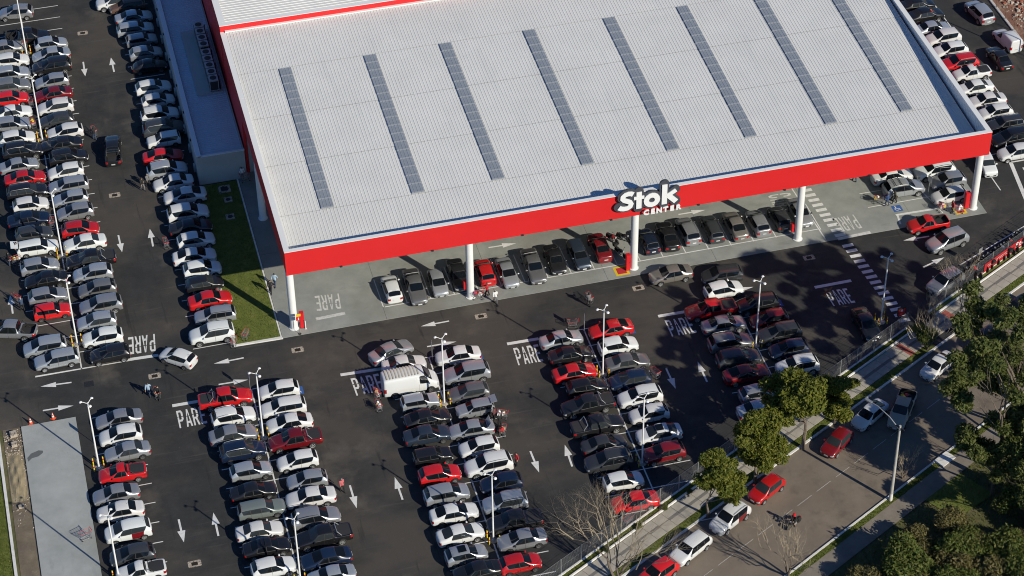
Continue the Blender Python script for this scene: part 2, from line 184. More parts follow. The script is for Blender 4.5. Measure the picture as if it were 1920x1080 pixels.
CARS=[
('s', 'S', -23.2, 55.85, 2.4, '', 'silver sedan, twenty-second from store cross lane, outer side of the annexe lamp line', 'cars in the outer side of the annexe lamp line'),
('h', 'W', -22.6, 53.11, -3.1, '', 'white hatchback, twenty-first from store cross lane, outer side of the annexe lamp line', 'cars in the outer side of the annexe lamp line'),
('u', 'S', -22.95, 50.36, 0.5, '', 'silver crossover, twentieth from store cross lane, outer side of the annexe lamp line', 'cars in the outer side of the annexe lamp line'),
('u', 'G', -23.16, 47.95, -0.7, '', 'grey crossover, nineteenth from store cross lane, outer side of the annexe lamp line', 'cars in the outer side of the annexe lamp line'),
('h', 'R', -23.38, 45.58, -0.5, '', 'red hatchback, eighteenth from store cross lane, outer side of the annexe lamp line', 'cars in the outer side of the annexe lamp line'),
('s', 'W', -23.44, 42.91, -0.3, '', 'white sedan, seventeenth from store cross lane, outer side of the annexe lamp line', 'cars in the outer side of the annexe lamp line'),
('w', 'S', -23.81, 40.72, -2.4, '', 'silver station wagon, sixteenth from store cross lane, outer side of the annexe lamp line', 'cars in the outer side of the annexe lamp line'),
('h', 'W', -23.37, 37.97, -0.3, '', 'white hatchback, fifteenth from store cross lane, outer side of the annexe lamp line', 'cars in the outer side of the annexe lamp line'),
('u', 'K', -23.01, 35.47, -1.0, '', 'black crossover, fourteenth from store cross lane, outer side of the annexe lamp line', 'cars in the outer side of the annexe lamp line'),
('s', 'S', -23.65, 33.01, 4.0, '', 'silver sedan, thirteenth from store cross lane, outer side of the annexe lamp line', 'cars in the outer side of the annexe lamp line'),
('s', 'R', -23.25, 30.58, 0.3, '', 'red sedan, twelfth from store cross lane, outer side of the annexe lamp line', 'cars in the outer side of the annexe lamp line'),
('w', 'K', -23.24, 28.27, -0.4, '', 'black station wagon, eleventh from store cross lane, outer side of the annexe lamp line', 'cars in the outer side of the annexe lamp line'),
('h', 'W', -23.08, 25.87, -0.3, '', 'white hatchback, tenth from store cross lane, outer side of the annexe lamp line', 'cars in the outer side of the annexe lamp line'),
('s', 'B', -23.48, 23.4, -0.8, '', 'navy blue sedan, ninth from store cross lane, outer side of the annexe lamp line', 'cars in the outer side of the annexe lamp line'),
('h', 'D', -23.23, 20.85, -1.3, '', 'dark grey hatchback, eighth from store cross lane, outer side of the annexe lamp line', 'cars in the outer side of the annexe lamp line'),
('o2', 'W', -23.08, 18.53, -0.5, '', 'white boxy wagon, seventh from store cross lane, outer side of the annexe lamp line', 'cars in the outer side of the annexe lamp line'),
('h', 'S', -23.17, 15.41, 0.6, '', 'silver hatchback, sixth from store cross lane, outer side of the annexe lamp line', 'cars in the outer side of the annexe lamp line'),
('s', 'K', -22.75, 13.14, 179.7, '', 'black sedan, fifth from store cross lane, outer side of the annexe lamp line', 'cars in the outer side of the annexe lamp line'),
('h', 'S', -22.85, 10.58, 1.1, '', 'silver hatchback, fourth from store cross lane, outer side of the annexe lamp line', 'cars in the outer side of the annexe lamp line'),
('o', 'R', -22.68, 8.16, -0.2, '', 'red boxy hatchback, third from store cross lane, outer side of the annexe lamp line', 'cars in the outer side of the annexe lamp line'),
('m', 'S', -23.86, 2.94, 180.0, '', 'silver minivan, second from store cross lane, outer side of the annexe lamp line', 'cars in the outer side of the annexe lamp line'),
('w', 'S', -22.96, 0.84, 181.9, '', 'silver station wagon, first from store cross lane, outer side of the annexe lamp line', 'cars in the outer side of the annexe lamp line'),
('h', 'S', -18.0, 55.26, 0.7, '', 'silver hatchback, twenty-third from store cross lane, annexe side of the annexe lamp line', 'cars in the annexe side of the annexe lamp line'),
('s', 'S', -18.17, 53.0, 179.4, '', 'silver sedan, twenty-second from store cross lane, annexe side of the annexe lamp line', 'cars in the annexe side of the annexe lamp line'),
('u', 'K', -18.35, 50.6, 179.8, '', 'black crossover, twenty-first from store cross lane, annexe side of the annexe lamp line', 'cars in the annexe side of the annexe lamp line'),
('h', 'S', -18.64, 47.77, 180.6, '', 'silver hatchback, twentieth from store cross lane, annexe side of the annexe lamp line', 'cars in the annexe side of the annexe lamp line'),
('s', 'M', -18.78, 45.27, 182.3, '', 'dark red sedan, nineteenth from store cross lane, annexe side of the annexe lamp line', 'cars in the annexe side of the annexe lamp line'),
('h', 'W', -18.75, 42.72, 179.7, '', 'white hatchback, eighteenth from store cross lane, annexe side of the annexe lamp line', 'cars in the annexe side of the annexe lamp line'),
('h', 'D', -18.9, 40.18, 179.7, '', 'dark grey hatchback, seventeenth from store cross lane, annexe side of the annexe lamp line', 'cars in the annexe side of the annexe lamp line'),
('h', 'W', -18.23, 37.75, 181.2, '', 'white hatchback, sixteenth from store cross lane, annexe side of the annexe lamp line', 'cars in the annexe side of the annexe lamp line'),
('s', 'K', -18.86, 35.53, 178.9, '', 'black sedan, fifteenth from store cross lane, annexe side of the annexe lamp line', 'cars in the annexe side of the annexe lamp line'),
('u', 'K', -18.38, 33.0, -0.4, '', 'black crossover, fourteenth from store cross lane, annexe side of the annexe lamp line', 'cars in the annexe side of the annexe lamp line'),
('h', 'W', -18.93, 30.61, 181.1, '', 'white hatchback, thirteenth from store cross lane, annexe side of the annexe lamp line', 'cars in the annexe side of the annexe lamp line'),
('w', 'S', -18.91, 28.11, 180.7, '', 'silver station wagon, twelfth from store cross lane, annexe side of the annexe lamp line', 'cars in the annexe side of the annexe lamp line'),
('h', 'S', -18.95, 25.75, 180.1, '', 'silver hatchback, eleventh from store cross lane, annexe side of the annexe lamp line', 'cars in the annexe side of the annexe lamp line'),
('h', 'S', -18.71, 23.35, 180.8, '', 'silver hatchback, tenth from store cross lane, annexe side of the annexe lamp line', 'cars in the annexe side of the annexe lamp line'),
('h', 'R', -18.54, 20.37, -3.4, '', 'red hatchback, ninth from store cross lane, annexe side of the annexe lamp line', 'cars in the annexe side of the annexe lamp line'),
('s', 'W', -18.32, 17.98, 181.2, '', 'white sedan, eighth from store cross lane, annexe side of the annexe lamp line', 'cars in the annexe side of the annexe lamp line'),
('p', 'K', -18.04, 15.06, 178.8, '', 'black pickup, seventh from store cross lane, annexe side of the annexe lamp line', 'cars in the annexe side of the annexe lamp line'),
('h', 'S', -18.1, 12.87, 178.0, '', 'silver hatchback, sixth from store cross lane, annexe side of the annexe lamp line', 'cars in the annexe side of the annexe lamp line'),
('h', 'G', -17.97, 10.34, 180.3, '', 'grey hatchback, fifth from store cross lane, annexe side of the annexe lamp line', 'cars in the annexe side of the annexe lamp line'),
('u', 'S', -17.9, 7.69, 180.8, '', 'silver crossover, fourth from store cross lane, annexe side of the annexe lamp line', 'cars in the annexe side of the annexe lamp line'),
('h', 'S', -18.6, 5.39, 179.5, '', 'silver hatchback, third from store cross lane, annexe side of the annexe lamp line', 'cars in the annexe side of the annexe lamp line'),
('h', 'W', -18.32, 2.86, 178.7, '', 'white hatchback, second from store cross lane, annexe side of the annexe lamp line', 'cars in the annexe side of the annexe lamp line'),
('h', 'K', -17.91, 0.25, 180.0, '', 'black hatchback, first from store cross lane, annexe side of the annexe lamp line', 'cars in the annexe side of the annexe lamp line'),
('u', 'W', -10.0, 61.99, 179.9, '', 'white crossover, twenty-fifth from store cross lane, row along the annexe and lawn', 'cars in the row along the annexe and lawn'),
('w', 'N', -8.59, 60.89, 181.7, '', 'brown station wagon, twenty-fourth from store cross lane, row along the annexe and lawn', 'cars in the row along the annexe and lawn'),
('s', 'S', -8.18, 58.23, 0.9, '', 'silver sedan, twenty-third from store cross lane, row along the annexe and lawn', 'cars in the row along the annexe and lawn'),
('w', 'S', -8.32, 55.72, 0.2, '', 'silver station wagon, twenty-second from store cross lane, row along the annexe and lawn', 'cars in the row along the annexe and lawn'),
('o', 'S', -7.91, 53.3, 1.3, '', 'silver boxy hatchback, twenty-first from store cross lane, row along the annexe and lawn', 'cars in the row along the annexe and lawn'),
('h', 'S', -7.79, 50.51, -0.2, '', 'silver hatchback, twentieth from store cross lane, row along the annexe and lawn', 'cars in the row along the annexe and lawn'),
('bt', 'K', -7.72, 47.89, -1.1, '', 'black rounded vintage coupe parked beside the annexe wall', 'cars in the row along the annexe and lawn'),
('h', 'W', -7.89, 43.48, 0.7, '', 'white hatchback, eighteenth from store cross lane, row along the annexe and lawn', 'cars in the row along the annexe and lawn'),
('h', 'W', -7.71, 40.9, 0.7, '', 'white hatchback, seventeenth from store cross lane, row along the annexe and lawn', 'cars in the row along the annexe and lawn'),
('u', 'W', -7.9, 38.14, -0.3, '', 'white crossover, sixteenth from store cross lane, row along the annexe and lawn', 'cars in the row along the annexe and lawn'),
('u', 'D', -7.88, 35.37, -0.9, '', 'dark grey crossover, fifteenth from store cross lane, row along the annexe and lawn', 'cars in the row along the annexe and lawn'),
('o', 'W', -8.1, 33.49, 180.3, '', 'white boxy hatchback, fourteenth from store cross lane, row along the annexe and lawn', 'cars in the row along the annexe and lawn'),
('s2', 'R', -8.62, 30.52, -3.0, '', 'red sedan, thirteenth from store cross lane, row along the annexe and lawn', 'cars in the row along the annexe and lawn'),
('u', 'S', -8.52, 27.91, 0.8, '', 'silver crossover, twelfth from store cross lane, row along the annexe and lawn', 'cars in the row along the annexe and lawn'),
('s', 'W', -8.17, 25.63, 180.6, '', 'white sedan, eleventh from store cross lane, row along the annexe and lawn', 'cars in the row along the annexe and lawn'),
('s2', 'W', -7.31, 23.03, 178.0, '', 'white sedan, tenth from store cross lane, row along the annexe and lawn', 'cars in the row along the annexe and lawn'),
('u', 'W', -7.47, 19.96, 0.1, '', 'white crossover, ninth from store cross lane, row along the annexe and lawn', 'cars in the row along the annexe and lawn'),
('s', 'K', -7.55, 17.62, -1.2, '', 'black sedan, eighth from store cross lane, row along the annexe and lawn', 'cars in the row along the annexe and lawn'),
('h', 'W', -7.33, 15.37, 0.9, '', 'white hatchback, seventh from store cross lane, row along the annexe and lawn', 'cars in the row along the annexe and lawn'),
('s2', 'W', -7.88, 12.8, -2.4, '', 'white sedan, sixth from store cross lane, row along the annexe and lawn', 'cars in the row along the annexe and lawn'),
('h', 'W', -7.4, 10.62, -1.1, '', 'white hatchback, fifth from store cross lane, row along the annexe and lawn', 'cars in the row along the annexe and lawn'),
('h', 'K', -7.53, 8.32, 0.9, '', 'black hatchback, fourth from store cross lane, row along the annexe and lawn', 'cars in the row along the annexe and lawn'),
('s', 'R', -7.41, 5.67, 1.4, '', 'red sedan, third from store cross lane, row along the annexe and lawn', 'cars in the row along the annexe and lawn'),
('w', 'S', -7.25, 3.27, 177.4, '', 'silver station wagon, second from store cross lane, row along the annexe and lawn', 'cars in the row along the annexe and lawn'),
('u', 'W', -7.99, 0.5, 179.4, '', 'white crossover, first from store cross lane, row along the annexe and lawn', 'cars in the row along the annexe and lawn'),
('s', 'S', -18.2, -9.09, 180.4, '', 'silver sedan, first from store lane, row beside the bare concrete strip', 'cars in the row beside the bare concrete strip'),
('h', 'W', -18.33, -11.37, 179.3, '', 'white hatchback, second from store lane, row beside the bare concrete strip', 'cars in the row beside the bare concrete strip'),
('s', 'S', -17.98, -13.64, 181.9, '', 'silver sedan, third from store lane, row beside the bare concrete strip', 'cars in the row beside the bare concrete strip'),
('ps', 'R', -18.8, -16.34, 178.6, '', 'red small pickup, fourth from store lane, row beside the bare concrete strip', 'cars in the row beside the bare concrete strip'),
('s', 'S', -19.66, -18.88, 180.4, '', 'silver sedan, fifth from store lane, row beside the bare concrete strip', 'cars in the row beside the bare concrete strip'),
('s', 'W', -19.55, -21.12, 178.7, '', 'white sedan, sixth from store lane, row beside the bare concrete strip', 'cars in the row beside the bare concrete strip'),
('m', 'W', -19.21, -23.73, 181.7, 'decal', 'white minivan, seventh from store lane, row beside the bare concrete strip', 'cars in the row beside the bare concrete strip'),
('h', 'D', -19.22, -26.73, 180.0, '', 'dark grey hatchback, eighth from store lane, row beside the bare concrete strip', 'cars in the row beside the bare concrete strip'),
('ps', 'W', -18.75, -28.85, 179.6, '', 'white small pickup, ninth from store lane, row beside the bare concrete strip', 'cars in the row beside the bare concrete strip'),
('p', 'R', -8.19, -8.97, -2.1, '', 'red pickup, first from store lane, second lamp line from concrete strip, strip side', 'cars in the second lamp line from concrete strip, strip side'),
('u', 'W', -7.87, -11.64, 2.0, '', 'white crossover, second from store lane, second lamp line from concrete strip, strip side', 'cars in the second lamp line from concrete strip, strip side'),
('s2', 'S', -8.27, -14.03, 0.9, '', 'silver sedan, third from store lane, second lamp line from concrete strip, strip side', 'cars in the second lamp line from concrete strip, strip side'),
('u', 'B', -7.77, -16.46, 0.9, '', 'navy blue crossover, fourth from store lane, second lamp line from concrete strip, strip side', 'cars in the second lamp line from concrete strip, strip side'),
('h', 'S', -7.48, -19.12, 1.4, '', 'silver hatchback, fifth from store lane, second lamp line from concrete strip, strip side', 'cars in the second lamp line from concrete strip, strip side'),
('s', 'K', -7.69, -21.8, 0.4, '', 'black sedan, sixth from store lane, second lamp line from concrete strip, strip side', 'cars in the second lamp line from concrete strip, strip side'),
('o2', 'T', -7.37, -24.14, -0.8, '', 'grey green boxy wagon, seventh from store lane, second lamp line from concrete strip, strip side', 'cars in the second lamp line from concrete strip, strip side'),
('s', 'W', -8.01, -26.78, -1.0, '', 'white sedan, eighth from store lane, second lamp line from concrete strip, strip side', 'cars in the second lamp line from concrete strip, strip side'),
('s', 'K', -7.72, -28.93, -1.0, 'rack', 'black sedan, ninth from store lane, second lamp line from concrete strip, strip side', 'cars in the second lamp line from concrete strip, strip side'),
('h', 'W', -7.59, -31.41, 1.6, '', 'white hatchback, tenth from store lane, second lamp line from concrete strip, strip side', 'cars in the second lamp line from concrete strip, strip side'),
('h', 'W', -3.1, -9.14, 178.2, '', 'white hatchback, first from store lane, second lamp line from concrete strip, street side', 'cars in the second lamp line from concrete strip, street side'),
('w', 'W', -3.13, -11.58, 179.3, '', 'white station wagon, second from store lane, second lamp line from concrete strip, street side', 'cars in the second lamp line from concrete strip, street side'),
('s2', 'W', -2.94, -13.85, 179.6, '', 'white sedan, third from store lane, second lamp line from concrete strip, street side', 'cars in the second lamp line from concrete strip, street side'),
('p', 'M', -2.87, -16.26, 180.3, '', 'dark red pickup, fourth from store lane, second lamp line from concrete strip, street side', 'cars in the second lamp line from concrete strip, street side'),
('h', 'W', -3.13, -18.95, 180.7, '', 'white hatchback, fifth from store lane, second lamp line from concrete strip, street side', 'cars in the second lamp line from concrete strip, street side'),
('h', 'S', -2.74, -21.62, 178.5, '', 'silver hatchback, sixth from store lane, second lamp line from concrete strip, street side', 'cars in the second lamp line from concrete strip, street side'),
('s', 'W', -2.83, -23.89, 177.9, '', 'white sedan, seventh from store lane, second lamp line from concrete strip, street side', 'cars in the second lamp line from concrete strip, street side'),
('u', 'S', -2.89, -26.57, -0.0, '', 'silver crossover, eighth from store lane, second lamp line from concrete strip, street side', 'cars in the second lamp line from concrete strip, street side'),
('p', 'K', -2.68, -28.98, 181.5, '', 'black pickup, ninth from store lane, second lamp line from concrete strip, street side', 'cars in the second lamp line from concrete strip, street side'),
('s2', 'B', -2.92, -31.61, 180.9, '', 'navy blue sedan, tenth from store lane, second lamp line from concrete strip, street side', 'cars in the second lamp line from concrete strip, street side'),
('s', 'S', -2.86, -33.72, 180.3, '', 'silver sedan, eleventh from store lane, second lamp line from concrete strip, street side', 'cars in the second lamp line from concrete strip, street side'),
('s', 'W', 9.04, -8.72, -0.4, '', 'white sedan, first from store lane, third lamp line from concrete strip, strip side', 'cars in the third lamp line from concrete strip, strip side'),
('v', 'W', 9.06, -11.54, 0.4, '', 'tall white cargo van with ribbed dirty roof parked among sedans', 'cars in the third lamp line from concrete strip, strip side'),
('o', 'S', 9.37, -14.19, -0.3, '', 'silver boxy hatchback, third from store lane, third lamp line from concrete strip, strip side', 'cars in the third lamp line from concrete strip, strip side'),
('s2', 'K', 9.53, -16.6, 1.0, '', 'black sedan, fourth from store lane, third lamp line from concrete strip, strip side', 'cars in the third lamp line from concrete strip, strip side'),
('s', 'B2', 9.03, -18.77, -1.0, '', 'slate blue sedan, fifth from store lane, third lamp line from concrete strip, strip side', 'cars in the third lamp line from concrete strip, strip side'),
('o', 'K', 8.88, -21.61, 0.2, '', 'black boxy hatchback, sixth from store lane, third lamp line from concrete strip, strip side', 'cars in the third lamp line from concrete strip, strip side'),
('h', 'R', 8.95, -24.11, -0.1, '', 'red hatchback, seventh from store lane, third lamp line from concrete strip, strip side', 'cars in the third lamp line from concrete strip, strip side'),
('m', 'S', 8.98, -26.7, 0.7, '', 'silver minivan, eighth from store lane, third lamp line from concrete strip, strip side', 'cars in the third lamp line from concrete strip, strip side'),
('s2', 'W', 9.07, -29.19, 0.3, '', 'white sedan, ninth from store lane, third lamp line from concrete strip, strip side', 'cars in the third lamp line from concrete strip, strip side'),
('s2', 'W', 9.03, -31.82, 3.1, '', 'white sedan, tenth from store lane, third lamp line from concrete strip, strip side', 'cars in the third lamp line from concrete strip, strip side'),
('h', 'S', 8.94, -34.34, 1.8, 'sunroof', 'silver hatchback, eleventh from store lane, third lamp line from concrete strip, strip side', 'cars in the third lamp line from concrete strip, strip side'),
('s', 'K', 9.41, -36.54, 181.8, '', 'black sedan, twelfth from store lane, third lamp line from concrete strip, strip side', 'cars in the third lamp line from concrete strip, strip side'),
('s', 'W', 14.36, -8.84, 177.6, '', 'white sedan, first from store lane, third lamp line from concrete strip, street side', 'cars in the third lamp line from concrete strip, street side'),
('u', 'S', 14.53, -11.59, 179.6, '', 'silver crossover, second from store lane, third lamp line from concrete strip, street side', 'cars in the third lamp line from concrete strip, street side'),
('h', 'G', 14.11, -14.17, 179.3, '', 'grey hatchback, third from store lane, third lamp line from concrete strip, street side', 'cars in the third lamp line from concrete strip, street side'),
('o', 'S', 14.16, -16.49, 180.6, '', 'silver boxy hatchback, fourth from store lane, third lamp line from concrete strip, street side', 'cars in the third lamp line from concrete strip, street side'),
('s', 'S', 13.16, -19.09, 177.3, '', 'silver sedan, fifth from store lane, third lamp line from concrete strip, street side', 'cars in the third lamp line from concrete strip, street side'),
('h', 'W', 13.26, -21.56, 181.4, '', 'white hatchback, sixth from store lane, third lamp line from concrete strip, street side', 'cars in the third lamp line from concrete strip, street side'),
('u', 'W', 13.52, -24.15, 181.3, 'rails', 'white crossover, seventh from store lane, third lamp line from concrete strip, street side', 'cars in the third lamp line from concrete strip, street side'),
('h', 'B', 14.08, -26.64, 178.4, '', 'navy blue hatchback, eighth from store lane, third lamp line from concrete strip, street side', 'cars in the third lamp line from concrete strip, street side'),
('u', 'S', 13.79, -29.14, 178.8, 'rails', 'silver crossover, ninth from store lane, third lamp line from concrete strip, street side', 'cars in the third lamp line from concrete strip, street side'),
('p', 'K', 14.02, -31.65, 179.0, '', 'black pickup, tenth from store lane, third lamp line from concrete strip, street side', 'cars in the third lamp line from concrete strip, street side'),
('s', 'S', 14.11, -33.88, 180.1, '', 'silver sedan, eleventh from store lane, third lamp line from concrete strip, street side', 'cars in the third lamp line from concrete strip, street side'),
('h', 'R', 13.22, -36.55, 0.8, '', 'red hatchback, twelfth from store lane, third lamp line from concrete strip, street side', 'cars in the third lamp line from concrete strip, street side'),
('s', 'S', 24.48, -9.22, 2.5, '', 'silver sedan, first from store lane, fourth lamp line from concrete strip, strip side', 'cars in the fourth lamp line from concrete strip, strip side'),
('s', 'K', 24.74, -11.53, -0.2, '', 'black sedan, second from store lane, fourth lamp line from concrete strip, strip side', 'cars in the fourth lamp line from concrete strip, strip side'),
('s2', 'R', 24.44, -14.12, 0.9, '', 'red sedan, third from store lane, fourth lamp line from concrete strip, strip side', 'cars in the fourth lamp line from concrete strip, strip side'),
('h', 'K', 25.0, -16.39, 0.2, '', 'black hatchback, fourth from store lane, fourth lamp line from concrete strip, strip side', 'cars in the fourth lamp line from concrete strip, strip side'),
('p', 'K', 24.41, -18.82, 182.1, '', 'black pickup, fifth from store lane, fourth lamp line from concrete strip, strip side', 'cars in the fourth lamp line from concrete strip, strip side'),
('p', 'K', 24.49, -21.76, 0.9, '', 'black pickup, sixth from store lane, fourth lamp line from concrete strip, strip side', 'cars in the fourth lamp line from concrete strip, strip side'),
('s', 'D', 24.37, -24.29, 1.6, '', 'dark grey sedan, seventh from store lane, fourth lamp line from concrete strip, strip side', 'cars in the fourth lamp line from concrete strip, strip side'),
('u', 'D', 24.16, -26.56, 178.7, '', 'dark grey crossover, eighth from store lane, fourth lamp line from concrete strip, strip side', 'cars in the fourth lamp line from concrete strip, strip side'),
('h', 'W', 24.76, -29.27, -0.2, '', 'white hatchback, ninth from store lane, fourth lamp line from concrete strip, strip side', 'cars in the fourth lamp line from concrete strip, strip side'),
('s', 'R', 24.98, -32.03, 179.0, '', 'red sedan, tenth from store lane, fourth lamp line from concrete strip, strip side', 'cars in the fourth lamp line from concrete strip, strip side'),
('s2', 'R', 29.57, -9.06, 181.8, '', 'red sedan, first from store lane, fourth lamp line from concrete strip, street side', 'cars in the fourth lamp line from concrete strip, street side'),
('h', 'W', 29.54, -11.51, 0.8, '', 'white hatchback, second from store lane, fourth lamp line from concrete strip, street side', 'cars in the fourth lamp line from concrete strip, street side'),
('s', 'G', 29.68, -14.08, -0.4, '', 'grey sedan, third from store lane, fourth lamp line from concrete strip, street side', 'cars in the fourth lamp line from concrete strip, street side'),
('h', 'B', 29.2, -16.54, 179.5, '', 'navy blue hatchback, fourth from store lane, fourth lamp line from concrete strip, street side', 'cars in the fourth lamp line from concrete strip, street side'),
('u', 'W', 29.43, -19.07, 180.6, '', 'white crossover, fifth from store lane, fourth lamp line from concrete strip, street side', 'cars in the fourth lamp line from concrete strip, street side'),
('h', 'W', 29.58, -21.45, 179.2, '', 'white hatchback, sixth from store lane, fourth lamp line from concrete strip, street side', 'cars in the fourth lamp line from concrete strip, street side'),
('s2', 'W', 29.69, -24.27, 178.9, 'sunroof', 'white sedan, seventh from store lane, fourth lamp line from concrete strip, street side', 'cars in the fourth lamp line from concrete strip, street side'),
('h', 'M', 29.37, -26.76, 180.6, '', 'dark red hatchback, eighth from store lane, fourth lamp line from concrete strip, street side', 'cars in the fourth lamp line from concrete strip, street side'),
('h', 'W', 41.96, -6.35, 3.0, '', 'white hatchback, first from store lane, fifth lamp line from concrete strip, strip side', 'cars in the fifth lamp line from concrete strip, strip side'),
('p', 'R', 39.79, -8.85, 179.7, '', 'red pickup, second from store lane, fifth lamp line from concrete strip, strip side', 'cars in the fifth lamp line from concrete strip, strip side'),
('s', 'S', 40.3, -11.29, -0.7, '', 'silver sedan, third from store lane, fifth lamp line from concrete strip, strip side', 'cars in the fifth lamp line from concrete strip, strip side'),
('u', 'G', 40.03, -14.0, -1.4, 'rails', 'grey crossover, fourth from store lane, fifth lamp line from concrete strip, strip side', 'cars in the fifth lamp line from concrete strip, strip side'),
('u', 'D', 40.02, -16.39, -1.6, '', 'dark grey crossover, fifth from store lane, fifth lamp line from concrete strip, strip side', 'cars in the fifth lamp line from concrete strip, strip side'),
('s2', 'M', 40.06, -18.64, 0.6, '', 'dark red sedan, sixth from store lane, fifth lamp line from concrete strip, strip side', 'cars in the fifth lamp line from concrete strip, strip side'),
('h', 'S', 40.38, -21.53, 1.0, '', 'silver hatchback, seventh from store lane, fifth lamp line from concrete strip, strip side', 'cars in the fifth lamp line from concrete strip, strip side'),
('s', 'S', 39.64, -23.66, 0.0, '', 'silver sedan, eighth from store lane, fifth lamp line from concrete strip, strip side', 'cars in the fifth lamp line from concrete strip, strip side'),
('u', 'K', 44.45, -9.24, 180.4, '', 'black crossover, first from store lane, fifth lamp line from concrete strip, street side', 'cars in the fifth lamp line from concrete strip, street side'),
('h', 'M', 44.82, -11.65, 180.1, '', 'dark red hatchback, second from store lane, fifth lamp line from concrete strip, street side', 'cars in the fifth lamp line from concrete strip, street side'),
('u', 'D', 45.02, -14.0, 180.2, '', 'dark grey crossover, third from store lane, fifth lamp line from concrete strip, street side', 'cars in the fifth lamp line from concrete strip, street side'),
('h', 'B', 45.15, -16.36, 178.2, '', 'navy blue hatchback, fourth from store lane, fifth lamp line from concrete strip, street side', 'cars in the fifth lamp line from concrete strip, street side'),
('u', 'W', 45.1, -18.89, 179.5, '', 'white crossover, fifth from store lane, fifth lamp line from concrete strip, street side', 'cars in the fifth lamp line from concrete strip, street side'),
('h', 'W', 10.31, 2.63, 90.1, '', 'white hatchback, first from lawn end, row under the canopy edge', 'cars in the row under the canopy edge'),
('p', 'G', 12.58, 2.1, -90.9, '', 'grey pickup, second from lawn end, row under the canopy edge', 'cars in the row under the canopy edge'),
('h', 'S', 14.94, 2.21, -90.6, '', 'silver hatchback, third from lawn end, row under the canopy edge', 'cars in the row under the canopy edge'),
('s', 'K', 17.18, 2.9, -91.0, '', 'black sedan, fourth from lawn end, row under the canopy edge', 'cars in the row under the canopy edge'),
('h', 'R', 19.86, 2.66, 89.6, '', 'red hatchback, fifth from lawn end, row under the canopy edge', 'cars in the row under the canopy edge'),
('s', 'S', 21.98, 1.92, -89.0, '', 'silver sedan, sixth from lawn end, row under the canopy edge', 'cars in the row under the canopy edge'),
('p', 'G', 24.74, 2.1, -90.5, '', 'grey pickup, seventh from lawn end, row under the canopy edge', 'cars in the row under the canopy edge'),
('s', 'K', 27.11, 2.68, -90.2, '', 'black sedan, eighth from lawn end, row under the canopy edge', 'cars in the row under the canopy edge'),
('o2', 'B2', 29.63, 2.72, -89.0, '', 'slate blue boxy wagon, ninth from lawn end, row under the canopy edge', 'cars in the row under the canopy edge'),
('s', 'M', 32.05, 3.35, 90.8, '', 'dark red sedan, tenth from lawn end, row under the canopy edge', 'cars in the row under the canopy edge'),
('h', 'B', 37.02, 3.02, 92.0, '', 'navy blue hatchback, eleventh from lawn end, row under the canopy edge', 'cars in the row under the canopy edge'),
('s', 'K', 39.19, 3.25, 87.5, '', 'black sedan, twelfth from lawn end, row under the canopy edge', 'cars in the row under the canopy edge'),
('u', 'S', 41.41, 3.42, 91.0, '', 'silver crossover, thirteenth from lawn end, row under the canopy edge', 'cars in the row under the canopy edge'),
('w', 'D', 43.9, 3.19, 89.4, '', 'dark grey station wagon, fourteenth from lawn end, row under the canopy edge', 'cars in the row under the canopy edge'),
('s', 'E', 46.35, 2.98, 90.2, '', 'champagne sedan, fifteenth from lawn end, row under the canopy edge', 'cars in the row under the canopy edge'),
('h', 'S', 48.72, 2.85, 91.0, '', 'silver hatchback, sixteenth from lawn end, row under the canopy edge', 'cars in the row under the canopy edge'),
('h', 'D', 51.14, 3.0, 91.3, '', 'dark grey hatchback, seventeenth from lawn end, row under the canopy edge', 'cars in the row under the canopy edge'),
('s', 'S', 53.45, 3.3, -88.8, '', 'silver sedan, eighteenth from lawn end, row under the canopy edge', 'cars in the row under the canopy edge'),
('s', 'W', 64.81, 6.53, 0.2, '', 'white sedan under the canopy edge beside the silver crossover with roof rack', 'cars under the canopy end'),
('u', 'W', 69.44, 6.18, 181.9, '', 'white crossover parked deepest under the canopy end near the last column', 'cars under the canopy end'),
('u', 'S', 65.15, 4.13, -0.3, 'rack', 'silver boxy crossover with black roof rack beside the shoppers', 'cars under the canopy end'),
('h', 'S', 70.11, 4.18, 179.8, '', 'silver hatchback under the canopy between white crossover and white hatchback', 'cars under the canopy end'),
('h', 'W', 69.31, 1.85, 181.0, '', 'white hatchback beside the last canopy column and red cabinet', 'cars under the canopy end'),
('s', 'K', 79.81, 36.22, -0.7, '', 'black sedan, thirteenth from canopy corner, row along the store side wall', 'cars in the row along the store side wall'),
('s', 'K', 79.88, 34.0, 2.6, '', 'black sedan, twelfth from canopy corner, row along the store side wall', 'cars in the row along the store side wall'),
('s', 'S', 79.59, 31.23, 1.2, '', 'silver sedan, eleventh from canopy corner, row along the store side wall', 'cars in the row along the store side wall'),
('u', 'W', 79.98, 29.07, 182.6, '', 'white crossover, tenth from canopy corner, row along the store side wall', 'cars in the row along the store side wall'),
('h', 'W', 79.83, 26.56, 180.0, '', 'white hatchback, ninth from canopy corner, row along the store side wall', 'cars in the row along the store side wall'),
('u', 'R', 79.76, 23.84, 179.5, 'rails', 'red crossover, eighth from canopy corner, row along the store side wall', 'cars in the row along the store side wall'),
('ps', 'W', 80.37, 21.8, 180.2, '', 'white small pickup, seventh from canopy corner, row along the store side wall', 'cars in the row along the store side wall'),
('s', 'W', 79.59, 19.09, 180.9, '', 'white sedan, sixth from canopy corner, row along the store side wall', 'cars in the row along the store side wall'),
('s', 'W', 79.91, 16.49, 179.3, '', 'white sedan, fifth from canopy corner, row along the store side wall', 'cars in the row along the store side wall'),
('h', 'W', 79.85, 14.21, 180.5, '', 'white hatchback, fourth from canopy corner, row along the store side wall', 'cars in the row along the store side wall'),
('w', 'D', 80.08, 11.91, 180.0, '', 'dark grey station wagon, third from canopy corner, row along the store side wall', 'cars in the row along the store side wall'),
